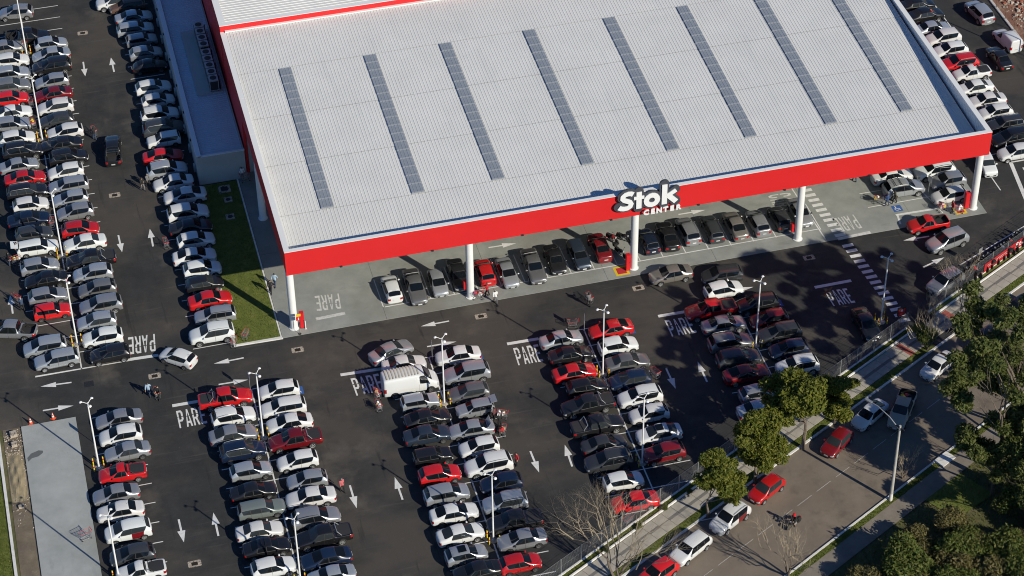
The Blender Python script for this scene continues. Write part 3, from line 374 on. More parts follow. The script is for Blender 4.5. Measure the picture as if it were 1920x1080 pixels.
('u', 'K', 79.5, 9.25, 181.9, '', 'black crossover, second from canopy corner, row along the store side wall', 'cars in the row along the store side wall'),
('h', 'W', 79.03, 6.92, 179.2, '', 'white hatchback, first from canopy corner, row along the store side wall', 'cars in the row along the store side wall'),
('h', 'S', -21.23, 62.91, 171.8, '', 'silver three-door hatchback crossing the aisle beside a lamp post', 'cars standing outside the marked rows'),
('po', 'K', -20.42, 57.32, -6.6, '', 'black pickup with open bed parked nose out beyond the top lamp post', 'cars standing outside the marked rows'),
('po', 'K', -13.62, 33.04, 83.8, '', 'black pickup with open empty bed driving up the annexe aisle', 'cars driving through the lot'),
('h', 'W', -11.66, -1.94, 139.9, '', 'white hatchback turning across the stop line beside the lawn corner', 'cars standing outside the marked rows'),
('po', 'S', -26.84, 6.19, 162.4, '', 'silver double cab pickup with dark bed driving past the red boxy hatchback', 'cars driving through the lot'),
('s', 'S', 8.23, -6.63, 17.5, '', 'silver sedan standing askew in front of the white cargo van row', 'cars standing outside the marked rows'),
('s', 'E', 37.68, -2.63, -178.9, '', 'champagne sedan driving along the store lane beside the canopy slab', 'cars driving through the lot'),
('m', 'D', 42.52, -4.19, 176.7, '', 'dark grey minivan driving in the store lane behind champagne sedan', 'cars driving through the lot'),
('s2', 'K', 53.63, -14.85, -90.0, '', 'black sedan driving towards the gate in tree shade by the crosswalk', 'cars driving through the lot'),
('pso', 'R', 65.39, -1.93, 179.5, '', 'red small pickup with open bed driving along the canopy slab edge', 'cars driving through the lot'),
('u', 'S', 66.16, -5.08, -167.0, '', 'silver seven-seat crossover with dark roof rack entering past the red pickup', 'cars standing outside the marked rows'),
('u', 'S', 63.5, -10.97, -155.7, '', 'silver crossover parked along the mesh fence beside the motorcycles', 'cars standing outside the marked rows'),
('o', 'W', 75.24, 5.9, -96.4, '', 'white boxy hatchback nosing out behind the last canopy column', 'cars standing outside the marked rows'),
('u', 'S', 86.07, 32.88, 96.8, '', 'silver boxy crossover driving up the lane beside the rubble fence', 'cars driving through the lot'),
('v2', 'W', 86.82, 26.85, 96.8, '', 'small white panel van driving beside the rubble fence', 'cars driving through the lot'),
('s', 'K', 84.54, 23.74, 92.2, '', 'black sedan driving beside the small white panel van', 'cars driving through the lot'),
('w', 'W', 28.04, -38.71, -149.6, '', 'white station wagon parked at the street kerb under the bare tree', 'cars standing outside the marked rows'),
('u', 'W', 32.53, -36.13, -149.4, '', 'white crossover with dark red rear doors parked at the street kerb', 'cars standing outside the marked rows'),
('h', 'R', 24.42, -40.76, -153.5, '', 'red hatchback at the street kerb behind the white station wagon', 'cars standing outside the marked rows'),
('h', 'R', 36.86, -33.52, -150.2, '', 'bright red hatchback at the street kerb between leafy trees', 'cars standing outside the marked rows'),
('h', 'M', 45.06, -29.56, -141.9, '', 'dark red hatchback half hidden under the street tree crown', 'cars standing outside the marked rows'),
('s2', 'W', 49.36, -26.87, -147.3, '', 'white sedan waiting at the street kerb beside the loaded pickup', 'cars standing outside the marked rows'),
('pl', 'X', 52.43, -27.08, -126.9, '', 'weathered beige pickup with cluttered cargo bed on the shaded street', 'cars standing outside the marked rows'),
('s', 'W', 58.08, -22.22, -148.7, '', 'pale silver sedan on the street near the gate sidewalk', 'cars standing outside the marked rows'),
('h', 'K', 63.87, -19.86, -150.4, '', 'black hatchback in deep tree shade on the street', 'cars standing outside the marked rows'),
('h', 'K', 68.89, -16.37, -150.7, '', 'black hatchback at the far end of the shaded street kerb', 'cars standing outside the marked rows'),
]
# ================================================================ ground
def struct(o,label=None): o['kind']='structure'; return o
TH=R(28.7); U=Vector((math.cos(TH),math.sin(TH))); NV=Vector((math.sin(TH),-math.cos(TH))); O2=Vector((17.14,-38.59))
def SD(s,d): q=O2+U*s+NV*d; return (q.x,q.y)
def strip(s0,s1,d0,d1): return [SD(s0,d0),SD(s0,d1),SD(s1,d1),SD(s1,d0)]
struct(sheet_up([(-700,-700),(700,-700),(700,700),(-700,700)],-.06,'ground',M['soil_veg']))
lm=MB(); a_=SD(-46,-.55); b_=SD(46.2,-.55); c_2=SD(100,-.55)
def xf(y): return O2.x-.55*NV.x+(y-(O2.y-.55*NV.y))/U.y*U.x   # fence line x at a given y
yk=[-60,-50,-40,-30,-20,-7.1]
for i in range(5): lm.sheet([(-22.07,yk[i]),(max(xf(yk[i]),-22.0),yk[i]),(max(xf(yk[i+1]),-22.0),yk[i+1]),(-22.07,yk[i+1])],0)
lm.sheet([(-22.07,-7.1),(xf(-7.1),-7.1),(xf(12),12),(-22.07,12)],0); lm.sheet([(-90,-7.1),(-22.07,-7.1),(-22.07,12),(-90,12)],0); lm.sheet([(-90,12),(xf(12),12),(xf(12),160),(-90,160)],0)
lot=struct(lm.build('parking_lot',M['asphalt']))
for p_ in lot.data.polygons:
    if p_.normal.z<0: p_.flip()
drv=struct(sheet_up([SD(46.2,-.55),SD(46.2,3.2),SD(49.6,3.2),SD(49.6,-.55)],-.012,'driveway',M['asphalt']))
# concrete strip, dirt, kerb and lawn beside the first lamp line
struct(MB().box(-27.17,-22.1,-70,-7.12,-.05,.09).build('concrete_strip',M['concrete']))
struct(sheet_up([(-29.0,-80),(-27.15,-80),(-27.15,-7.0),(-28.9,-7.0)],-.03,'dirt_verge',M['dirt']))
struct(MB().prism([(-29.3,-80),(-29.05,-80),(-29.25,-5.5),(-29.5,-5.5)],-.05,.12).build('lawn_kerb',M['kerb_white']))
left_lawn=struct(sheet_up([(-90,-80),(-29.3,-80),(-29.5,-5.5),(-90,-5.5)],-.01,'lawn_ground',M['lawn']))
sandm=[]
def heap(cx,cy,rx,ry,h,name,mt,n=26):
    v=[];f=[]
    for i in range(n+1):
        for j in range(n+1):
            x=-1+2*i/n; y=-1+2*j/n; r=math.hypot(x,y); z=h*max(0,1-r*r)*(1+.25*math.sin(7*x+3*y)+.2*math.sin(11*y-5*x)) - .02
            v.append((cx+x*rx,cy+y*ry,z+random.gauss(0,.012)))
    for i in range(n):
        for j in range(n): a=i*(n+1)+j; f.append((a,a+n+1,a+n+2,a+1))
    m=MB(); m.add(v,f); return m.build(name,mt,None,True)
tag(heap(-28.1,-13.6,.75,3.3,.2,'sand_heap',M['sand']),'low sand heap on the dirt beside the concrete strip','sand heap')
o=MB().prism([(-26.95,-12.0),(-26.6,-11.65),(-26.0,-11.55),(-25.55,-11.2),(-25.5,-10.9),(-25.9,-10.75),(-26.6,-11.0),(-27.0,-11.5)],.091,.094); o.build('wet_stain',mat('wet_stain',(.12,.125,.125),.6),bpy.data.objects['concrete_strip'])
# stones and blocks on the dirt
for i,(x,y,a,b,h) in enumerate([(-27.95,-8.0,.62,.62,.35),(-28.0,-9.4,.5,.45,.35),(-28.1,-17.6,.5,.35,.22)]):
    m=MB().box(-a/2,a/2,-b/2,b/2,0,h); o=m.build('concrete_block',M['pit'],None,False,(x,y,-.04),random.uniform(-.15,.15))
    tag(o,['pale square concrete block at the top end of the dirt verge','small pale concrete cube among dark soil by the strip','small concrete block lying beside the sand heap'][i],'concrete block')
rb=MB()
for i in range(260):
    x=random.uniform(-28.9,-27.25); y=-7.2-abs(random.gauss(0,5)) ; r=random.uniform(.025,.1)
    rb.lathe([(r*.6,-.02),(r,r*.3),(r*.5,r*.8)],5,'z',(x,y,-.03))
tag(rb.build('loose_rubble',M['pit']),'scattered small stones on the dirt verge','rubble',kind='stuff')
# lawn beside the canopy with kerb
LP=[(-6.0,-1.0),(-1.45,-1.15),(-1.55,25.1),(-6.0,25.1)]
struct(MB().prism([(-5.95,-.9),(-1.55,-1.0),(-1.6,25.0),(-5.95,25.0)],-.04,.09).build('lawn',M['lawn']))
k=MB(); k.prism([(-6.15,-1.2),(-5.95,-1.0),(-5.95,25.1),(-6.15,25.1)],-.04,.13); k.prism([(-6.15,-1.2),(-1.35,-1.32),(-1.42,-1.0),(-5.95,-.995)],-.04,.128); k.prism([(-1.56,-1.0),(-1.42,-1.0),(-1.42,25.1),(-1.6,25.1)],-.04,.126)
struct(k.build('lawn_border_kerb',M['kerb_white']))
# canopy slab cast in bays (each a piece of its own)
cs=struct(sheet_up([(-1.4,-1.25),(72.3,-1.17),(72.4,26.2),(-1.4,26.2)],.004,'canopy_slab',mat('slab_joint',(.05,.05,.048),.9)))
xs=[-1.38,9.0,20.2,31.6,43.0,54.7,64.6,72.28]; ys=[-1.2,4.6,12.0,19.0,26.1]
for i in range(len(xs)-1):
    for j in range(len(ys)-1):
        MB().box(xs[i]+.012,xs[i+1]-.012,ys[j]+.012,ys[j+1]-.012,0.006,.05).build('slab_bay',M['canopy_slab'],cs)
ZS=.05
# street side
bed1=struct(MB().prism(strip(-60,46.2,-.5,.1),-.05,.06).build('planting_bed',M['lawn'])); struct(MB().prism(strip(49.7,110,-.5,.1),-.05,.06).build('planting_bed',M['lawn']))
sw=struct(sheet_up(strip(-60,110,.26,2.32),.0,'sidewalk',mat('sidewalk_joint',(.10,.09,.08),.95)))
pw=MB().box(-.6,.6,-.47,.47,0,.05).mesh('paving_slab',M['paving']); pd=MB().box(-.6,.6,-.16,.16,0,.052).mesh('tactile_slab',M['paving_dark'])
for i in range(-12,54):
    s=i*1.23+.6
    for d in (.76,1.8):
        q=SD(s,d); link('paving_slab',pw,sw,(q[0],q[1],random.uniform(-.004,.004)),(0,0,TH))
    q=SD(s,1.28); link('tactile_slab',pd,sw,(q[0],q[1],0),(0,0,TH))
ptm=MB().box(-.16,.16,-.155,.155,0,.058).mesh('red_tactile_slab',M['paving_red'])
for s in (50.6,50.95,43.6,43.95):
    for d in (.55,.88,1.21,1.54,1.87,2.15):
        q=SD(s,d); link('tactile_slab',ptm,sw,(q[0],q[1],0),(0,0,TH))
struct(MB().prism(strip(-60,46.3,2.34,3.08),-.05,.045).build('grass_verge',M['lawn'])); struct(MB().prism(strip(49.6,110,2.34,3.08),-.05,.045).build('grass_verge',M['lawn']))
struct(MB().prism(strip(-60,110,3.09,3.29),-.12,.065).build('street_kerb',M['kerb_white']))
road=struct(sheet_up(strip(-60,110,3.25,12.95),-.05,'road',M['road']))
struct(MB().prism(strip(-60,110,12.9,13.08),-.12,.075).build('far_kerb',M['kerb_white']))
struct(sheet_up(strip(-60,110,13.05,13.75),.02,'far_verge',M['lawn'])); struct(sheet_up(strip(-60,110,13.7,15.5),.03,'footpath',M['path']))
for i in range(24):
    s=-8+i*2.6; sheet_up([SD(s,8.0),SD(s,8.035),SD(s+1.9,8.035),SD(s+1.9,8.0)],-.046,'centre_line_dash',M['paint_old'],road)
struct(sheet_up([(50.0,-37.6),(54.5,-35.6),(56.5,-39.0),(52.0,-41.0)],.015,'clearing',M['lawn']))
m=MB(); m.box(-.9,.9,-.55,.55,0,.12); tag(m.build('inspection_cover',M['kerb_white'],None,False,(*SD(34.6,13.45),.0),TH),'white square concrete inspection cover on the far verge','inspection cover')
# rubble lot and boundary beyond the side lane
struct(sheet_up([(88.9,-5),(160,-5),(160,160),(88.9,160)],.02,'rubble_ground',M['rubble_soil'])); struct(MB().box(88.62,88.88,2,160,-.05,.16).build('lane_kerb',M['kerb_white']))
rb=MB()
for i in range(2600):
    x=random.uniform(89.6,103); y=random.uniform(24,52); r=abs(random.gauss(0,.11))+.04; zz=.05+.5*max(0,min(1,(x-91)/5))
    rb.cur=random.choice((0,0,1,2)); rb.lathe([(r*.6,-.05),(r,r*.25),(r*.55,r*.75)],5,'z',(x,y,zz*random.random()))
tag(rb.build('rubble_heap',[M['pit'],mat('brick_rubble',(.30,.10,.06),.95),mat('pale_rubble',(.45,.40,.34),.95)]),'broken brick and stone rubble beyond the side lane fence','rubble',kind='stuff')
# ---------------------------------------------------------------- painted markings
Z1,Z2=.004,.008
def line(x0,y0,x1,y1,wd,z=Z1,parent=lot,name='painted_line',mt='paint'):
    a=Vector((x0,y0)); b=Vector((x1,y1)); d=(b-a).normalized(); n=Vector((-d.y,d.x))*wd/2
    return sheet_up([tuple(a+n),tuple(a-n),tuple(b-n),tuple(b+n)],z,name,M[mt],parent)
def arrow(x0,y0,x1,y1,z=Z1,parent=lot,mt='paint'):
    a=Vector((x0,y0)); b=Vector((x1,y1)); d=(b-a).normalized(); n=Vector((-d.y,d.x)); h=a+d*(b-a).length*.5
    m=MB(); m.add([(*(a+n*.09),z),(*(a-n*.09),z),(*(h-n*.09),z),(*(h+n*.09),z),(*(h-n*.36),z),(*b,z),(*(h+n*.36),z)],[(0,1,2,4,5,6,3)])
    o=m.build('painted_arrow',M[mt],parent)
    if o.data.polygons[0].normal.z<0: o.data.flip_normals()
for a in ARROWS: arrow(*a)
for a in SLAB_ARROWS: arrow(*a,z=ZS+Z1,parent=cs)
for a in STOPBARS: line(*a,.4,name='stop_bar')
for a in SLAB_BARS: line(*a,.42,z=ZS+Z1,parent=cs,name='stop_bar',mt='paint_old')
# stencilled letters in a unit cell (x right, y up); stencil breaks left open
GL={'P':[[(0,0),(.26,0),(.26,.62),(0,.62)],[(0,.66),(.26,.66),(.26,1),(0,1)],[(.26,.36),(.7,.36),(.95,.48),(.95,.62),(.66,.62),(.66,.52),(.58,.47),(.26,.47)],[(.66,.66),(.95,.66),(.95,.88),(.72,1),(.26,1),(.26,.89),(.58,.89),(.66,.84)]],
'A':[[(0,0),(.26,0),(.34,.2),(.66,.2),(.74,0),(1,0),(.78,.58),(.62,.58),(.68,.32),(.32,.32),(.38,.58),(.22,.58)],[(.24,.62),(.4,.62),(.5,.86),(.6,.62),(.76,.62),(.62,1),(.38,1)]],
'R':[[(0,0),(.26,0),(.26,.62),(0,.62)],[(0,.66),(.26,.66),(.26,1),(0,1)],[(.26,.38),(.46,.38),(.72,0),(1,0),(.72,.4),(.95,.5),(.95,.62),(.66,.62),(.66,.54),(.58,.48),(.26,.48)],[(.66,.66),(.95,.66),(.95,.88),(.72,1),(.26,1),(.26,.89),(.58,.89),(.66,.84)]],
'E':[[(0,0),(.9,0),(.9,.13),(.28,.13),(.28,.44),(.78,.44),(.78,.56),(.28,.56),(.28,.87),(.9,.87),(.9,1),(0,1)]],
'C':[[(.95,.12),(.95,.36),(.68,.36),(.68,.2),(.56,.13),(.44,.13),(.3,.22),(.3,.47),(.04,.47),(.04,.14),(.3,0),(.7,0)],[(.95,.88),(.95,.64),(.68,.64),(.68,.8),(.56,.87),(.44,.87),(.3,.78),(.3,.53),(.04,.53),(.04,.86),(.3,1),(.7,1)]]}
def word(text,fr,z,parent,mt):
    o=Vector(fr[:2]); ex=Vector(fr[2:4])-o; ey=Vector(fr[4:6])-o; n=len(text); cw=1/(n+(n-1)*.22)
    for k,ch in enumerate(text):
        m=MB()
        for poly in GL[ch]:
            m.add([(*(o+ex*((k*1.22+px)*cw)+ey*py),z) for px,py in poly],[tuple(range(len(poly)))])
        ob=m.build('painted_letter',M[mt],parent)
        for p in ob.data.polygons:
            if p.normal.z<0: p.flip()
for f in PARES: word('PARE',f,Z1,lot,'paint')
for f in SLAB_PARES: word('PARE',f,ZS+Z1,cs,'paint_old')
word('CAR',(51.5,7.6,51.45,5.4,53.9,7.5),ZS+Z1,cs,'paint_old')
# stall lines
def rowlines(xc,ys,left=True,right=True,L=4.42):
    line(xc,max(ys),xc,min(ys),.13,z=Z2)
    for y in ys:
        if left: line(xc-L,y,xc-.07,y,.1,name='stall_line')
        if right: line(xc+.07,y,xc+L,y,.1,name='stall_line')
rowlines(-20.8,[-.45+2.483*k for k in range(27)])
for k in range(26): line(-10.05,-.45+2.483*k,-6.2,-.45+2.483*k,.1,name='stall_line')
line(-25.2,-.36,-13.4,-.5,.14,z=Z2,name='stall_line')
rowlines(-20.8,[-7.63-2.51*k for k in range(11)],left=False)
for xc,n in ((-5.55,13),(11.72,14),(27.2,12),(42.6,8)): rowlines(xc,[-7.63-2.51*k for k in range(n)],right=True)
line(75.2,2,75.2,45,.12); line(82.2,9.6,82.2,45,.12,z=Z2)
for k in range(15): line(75.2,8.0+2.5*k,82.1,8.0+2.5*k,.1,name='stall_line')
line(78.2,6.2,76.6,-3.0,.42); line(78.3,6.2,83,6.2,.2); line(79.2,5.0,79.0,2.0,.4)
line(66.29,-8.26,81.20,-1.41,.13)
# bays under the canopy
line(9.2,.7,54.75,.9,.12,z=ZS+Z2,parent=cs)
for k in range(20):
    x=9.05+2.41*k; line(x,.75,x-.05,5.2,.1,z=ZS+Z1,parent=cs,name='stall_line')
line(54.75,-.9,54.3,8.5,.13,z=ZS+Z1,parent=cs)
line(60.8,5.3,68,5.2,.1,z=ZS+Z1,parent=cs); line(60.8,2.9,68,2.9,.1,z=ZS+Z1,parent=cs); line(66.2,9.5,67.9,-.0,.12,z=ZS+Z2,parent=cs); line(67.9,2.9,71.5,3.0,.1,z=ZS+Z1,parent=cs); line(67.4,5.4,71.5,5.4,.1,z=ZS+Z1,parent=cs)
line(63.1,.95,69.2,.8,.28,z=ZS+Z1,parent=cs); line(63.25,.85,63.0,-.6,.2,z=ZS+Z2,parent=cs)
# crosswalk
for k in range(27):
    y=8.2-k*.88; x=55.0+(8.2-y)*.092; sl=ZS+Z1 if y>-1 else Z1
    if -1.6<y<-.9: continue
    line(x+.05,y,x+1.2,y+.02,.46,z=sl,parent=cs if y>-1 else lot,name='crosswalk_bar')
# accessible bay panels: blue square with wheelchair symbol
def access(cx,cy,s,z,parent,rz=0):
    p=sheet_up([(cx-s,cy-s),(cx+s,cy-s),(cx+s,cy+s),(cx-s,cy+s)],z,'accessible_panel',M['blue_paint'],parent)
    m=MB(); zz=z+.004
    def poly(*pts): m.add([(cx+x*s,cy+y*s,zz) for x,y in pts],[tuple(range(len(pts)))])
    N=14
    for k in range(N):
        a0=R(110+k*230/N); a1=R(110+(k+1)*230/N); poly((-.1+.5*math.cos(a0),-.2+.5*math.sin(a0)),(-.1+.5*math.cos(a1),-.2+.5*math.sin(a1)),(-.1+.36*math.cos(a1),-.2+.36*math.sin(a1)),(-.1+.36*math.cos(a0),-.2+.36*math.sin(a0)))
    poly((-.25,.0),(-.05,.0),(-.12,.55),(-.32,.55)); poly((-.05,.02),(.38,.02),(.38,-.12),(-.04,-.12)); poly((.3,-.125),(.45,-.1),(.66,-.55),(.5,-.62))
    poly(*[(-.22+.13*math.cos(2*PI*k/10),.74+.13*math.sin(2*PI*k/10)) for k in range(10)])
    o=m.build('wheelchair_symbol',M['paint'],p)
    for q in o.data.polygons:
        if q.normal.z<0: q.flip()
access(63.65,1.95,.5,ZS+Z1,cs)
for x,y in ((-1.35,-9.0),(16.2,-9.0),(31.4,-9.0),(46.6,-9.0)): access(x,y,.55,Z2+.002,lot)
for x,y,s in ((33.28,-.15,.72),(69.75,-.1,.6)):
    p=sheet_up([(x-s,y-s),(x+s,y-s),(x+s,y+s),(x-s,y+s)],ZS+Z1,'extinguisher_panel',M['yellow_paint'],cs)
    s*=.66; sheet_up([(x-s,y-s),(x+s,y-s),(x+s,y+s),(x-s,y+s)],ZS+Z2,'red_panel',M['red_paint'],p)
# drains
dm=MB(); dm.prism([(-.85,-.6),(.85,-.6),(.95,-.45),(.95,.45),(.8,.62),(-.8,.62),(-.95,.45),(-.95,-.45)],-.02,.012); dmm=dm.mesh('drain_apron',M['pit'])
gm=MB(); gm.box(-.45,.45,-.33,.33,.013,.016); gmm=gm.mesh('drain_pit',M['under'])
bm_=MB()
for i in range(7): bm_.box(-.42+i*.13,-.36+i*.13,-.32,.32,.017,.03)
bmm=bm_.mesh('grate',M['grate'])
DRL=['pale storm drain between the lane arrows at the far annexe end','pale storm drain in the annexe aisle near the two walkers','pale storm drain in the cross lane beside the cart pushers','pale storm drain in the store lane before the lawn corner','pale storm drain in the store lane near the second column','pale storm drain in the store lane before the champagne sedan','pale storm drain in the store lane near the crosswalk','pale storm drain in the aisle between concrete strip row and second row']
for i,(x,y) in enumerate(DRAINS):
    e=empty('storm_drain',(x,y,0),random.uniform(-.06,.06),DRL[i],'drain','storm drains in the asphalt',.62)
    link('drain_apron',dmm,e); link('drain_pit',gmm,e); link('grate',bmm,e)
tag(MB().box(-.45,.45,-.4,.4,0,.012).build('manhole_cover',M['dark_metal'],None,False,(-20.36,-2.79,0)),'dark square iron manhole cover in the cross lane','manhole cover')
for i,(x,y) in enumerate(LAWN_COVERS):
    e=empty('inspection_chamber',(x,y,.09),0,['large square concrete chamber frame on the lawn by the annexe','small round-holed concrete chamber frame in the middle of the lawn trio','lone round-holed concrete chamber frame nearer the lamp side of lawn'][i],'chamber')
    s=(.62,.42,.44)[i]; m=MB(); m.prism([(-s,-s),(s,-s),(s,s),(-s,s)],-.03,.06); m.build('frame',M['pit'],e)
    c=MB(); 
    if i==0: c.box(-s*.6,s*.6,-s*.6,s*.6,.06,.066)
    else: c.lathe([(s*.62,.06),(s*.62,.066)],18)
    c.build('lid',M['dark_metal'],e)
# thin grass blades
def blades(name,region,n,h,label,parent=None):
    """region: function -> (x,y,z) arrays"""
    x,y,z=region(n); a=rng.uniform(0,2*PI,n); ww=rng.uniform(.02,.05,n); hh=rng.uniform(.4,1,n)*h; lean=rng.normal(0,.35,(n,2))*hh[:,None]
    v=np.empty((n,3,3)); v[:,0]=np.stack([x-np.cos(a)*ww,y-np.sin(a)*ww,z],1); v[:,1]=np.stack([x+np.cos(a)*ww,y+np.sin(a)*ww,z],1); v[:,2]=np.stack([x+lean[:,0],y+lean[:,1],z+hh],1)
    me=bpy.data.meshes.new(name); me.from_pydata(v.reshape(-1,3).tolist(),[],np.arange(3*n).reshape(n,3).tolist()); me.materials.append(M['blade'])
    return tag(link(name,me),label,'grass',kind='stuff')
def rect(x0,x1,y0,y1,z): return lambda n:(rng.uniform(x0,x1,n),rng.uniform(y0,y1,n),np.full(n,z))
def sdr(s0,s1,d0,d1,z):
    def f(n):
        s=rng.uniform(s0,s1,n); d=rng.uniform(d0,d1,n); return O2.x+U.x*s+NV.x*d,O2.y+U.y*s+NV.y*d,np.full(n,z)
    return f
blades('grass',rect(-5.9,-1.65,-.9,24.9,.09),14000,.07,'short mown grass on the lawn beside the canopy')
blades('grass',rect(-34,-29.4,-30,-7,-.01),14000,.12,'green grass beyond the whitewashed kerb by the dirt')
blades('grass',sdr(-2,46,2.36,3.06,.045),7000,.08,'grass on the sidewalk verge before the gate'); blades('grass',sdr(49.8,70,2.36,3.06,.045),3000,.08,'grass on the sidewalk verge beyond the gate')
blades('grass',sdr(-2,46,-.45,.05,.06),5000,.13,'grass along the foot of the mesh fence'); blades('grass',sdr(5,60,13.1,13.7,.02),7000,.1,'grass along the far kerb of the street')
blades('undergrowth',sdr(5,75,15.6,34,-.05),42000,.3,'rough undergrowth beyond the footpath')
# ================================================================ store building
X0,X1,Y0,YB=-.31,71.95,-.4,38.4; ZF0,ZF1=7.03,9.84
st=empty('store_building',(0,0,0),0,'huge white-roofed store with red fascia over a columned front canopy','building')
MB().box(X0,X1,Y0,Y0+.3,ZF0,ZF1).build('front_fascia',M['red'],st)
MB().box(X0,X0+.3,Y0+.3,26,ZF0,ZF1-.003).build('side_fascia',M['red'],st); MB().box(X0,X0+.3,26,YB,0,ZF1-.003).build('side_wall',M['red'],st)
MB().box(X1-.3,X1,Y0+.3,26,ZF0,ZF1-.003).build('side_fascia',M['red'],st); MB().box(X1-.3,X1,26,YB,0,ZF1-.003).build('side_wall',M['red'],st)
RS=.0485; zr=lambda y:8.05+RS*y
# white parapet lining with vertical ribs and caps
for sx in (0,1):
    m=MB(); xi=X0+.303 if sx==0 else X1-.303
    n=95
    for k in range(n):
        y=Y0+.3+k*(YB-Y0-.3)/n; y2=y+(YB-Y0-.3)/n; mid=(y+y2)/2; o=.03 if sx==0 else -.03
        m.add([(xi,y,zr(y)-.25),(xi,mid-.03,zr(y)-.25),(xi+o,mid,zr(y)-.25),(xi+o,y2-.03,zr(y)-.25),(xi,y2,zr(y)-.25)]+[(xi,y,9.8),(xi,mid-.03,9.8),(xi+o,mid,9.8),(xi+o,y2-.03,9.8),(xi,y2,9.8)],[(i,i+1,i+6,i+5) for i in range(4)])
    m.build('parapet_lining',M['white'],st)
MB().box(X0+.31,X1-.31,Y0+.302,Y0+.33,7.9,9.8).build('parapet_lining',M['white'],st)
cap=M['white']
for k in range(12):
    a=X0-.02+k*(X1-X0+.04)/12; b=a+(X1-X0+.04)/12-.015; MB().box(a,b,Y0-.03,Y0+.42,ZF1,ZF1+.055).build('parapet_cap',cap,st)
for k in range(6):
    a=Y0+.435+k*(YB-Y0-.44)/6; b=a+(YB-Y0-.44)/6-.015
    MB().box(X0-.02,X0+.52,a,b,ZF1,ZF1+.055).build('parapet_cap',cap,st); MB().box(X1-.52,X1+.02,a,b,ZF1,ZF1+.055).build('parapet_cap',cap,st)
# ribbed roof sheets, lapped in courses
sx0,sx1=X0+.36,X1-.36; PIT=.343; NR=int((sx1-sx0)/PIT)
courses=[(-.05,7.05),(7.05,14.85),(14.85,22.65),(22.65,30.5),(30.5,38.38)]
xsR=[];zsR=[]
for k in range(NR+1):
    x=sx0+k*PIT
    for dx,dz in ((0,0),(.235,0),(.268,.03),(.3,.03),(.329,0)):
        if x+dx<=sx1: xsR.append(x+dx); zsR.append(dz)
for ci,(ya,yb) in enumerate(courses):
    v=[];f=[];n=len(xsR)
    for (y,off) in ((ya,.0),(yb,.02)):
        for x,z in zip(xsR,zsR): v.append((x,y,zr(y)+z-off+.014*0))
    f=[(i,i+1,n+i+1,n+i) for i in range(n-1)]
    m=MB(); m.add(v,f); o=m.build('roof_sheet',M['roof'],st)
# soffit slab under the roof so that the canopy is shaded
MB().add([(sx0,-.1,7.25),(sx1,-.1,7.25),(sx1,YB,7.25),(sx0,YB,7.25)],[(0,1,2,3)]).build('canopy_soffit',M['white'],st)
# skylights
skx=[5.25,14.35,22.55,31.8,40.75,49.05,57.7,65.95]
pan=MB(); PL=1.365
xx=[-.62,-.33,-.30,-.27,-.0,.03,.06,.33,.36,.39,.62]; zz=[0,0,.035,0,0,.035,0,0,.035,0,0]
xx=[-.62,-.36,-.34,-.30,-.28,-.02,0,.04,.06,.32,.34,.38,.40,.62]; zz=[0,0,.022,.022,0,0,.022,.022,0,0,.022,.022,0,0]
arch=[(0,.0),(.12,.045),(.5,.03),(1.31,.012),(1.31,-.04)]
v=[];f=[];n=len(xx)
for y,h in arch:
    for x,z in zip(xx,zz): v.append((x,y,.03+h+z+RS*y))
for j in range(len(arch)-1):
    for i in range(n-1): f.append((j*n+i,j*n+i+1,(j+1)*n+i+1,(j+1)*n+i))
pan.add(v,f); panm=pan.mesh('skylight_panel',M['skylight'])
for x in skx:
    a=MB(); a.add([(x-.66,7.05,zr(7.05)+.058),(x+.66,7.05,zr(7.05)+.058),(x+.66,30.4,zr(30.4)+.058),(x-.66,30.4,zr(30.4)+.058)],[(0,1,2,3)])
    s_o=a.build('skylight',M['sky_frame'],st)
    for k in range(17):
        y=7.12+k*PL; link('skylight_panel',panm,s_o,(x,y,zr(y)+.06))
# red step and upper roof
MB().box(X0,X1,YB,YB+.3,zr(YB)-.4,10.62).build('step_wall',M['red'],st)
MB().box(X0+.5,X1-.5,YB-.32,YB-.02,zr(YB)+.02,zr(YB)+.13).build('flashing',M['white'],st)
MB().box(X0-.02,X1,YB-.02,YB+.62,10.62,10.68).build('parapet_cap',cap,st); MB().box(X0-.02,X0+.68,YB+.63,120,10.62,10.678).build('parapet_cap',cap,st)
MB().box(X0-.015,X0+.3,YB+.3,120,0,10.62).build('side_wall',M['red'],st)
m=MB(); yy=YB+.6
while yy<96:
    for q in ((0,0,.33,0),(.33,0,.37,.045),(.37,.045,.43,.045),(.43,.045,.47,0)): m.add([(X0+.6,yy+q[0],10.5+q[1]),(X1,yy+q[0],10.5+q[1]),(X1,yy+q[2],10.5+q[3]),(X0+.6,yy+q[2],10.5+q[3])],[(0,1,2,3)])
    yy+=.47
m.build('upper_roof_sheet',M['roof'],st)
# store front (deep under the canopy)
MB().box(X0+.35,X1-.35,26.1,26.5,0,7.2).build('front_wall',M['grey_wall'],st)
for k in range(8): MB().box(8+k*7.5,13+k*7.5,26.0,26.08,.1,3.2).build('shop_window',M['glass2'],st)
# columns
cm=MB().lathe([(.5,0),(.5,.05),(.38,.06),(.375,.4),(.375,7.2)],24).mesh('column',M['column'],True)
for x,y in [(0,0),(17.74,0),(34.61,0),(52.04,0),(71.2,0),(-.0,17.9),(71.4,17.9)]: link('column',cm,st,(x,y,ZS))
for k in range(8): # small security lights under the fascia
    MB().box(-.12,.12,-.15,.0,-.12,0).build('fascia_lamp',M['dark_metal'],st,False,(5+k*9,Y0,7.15))
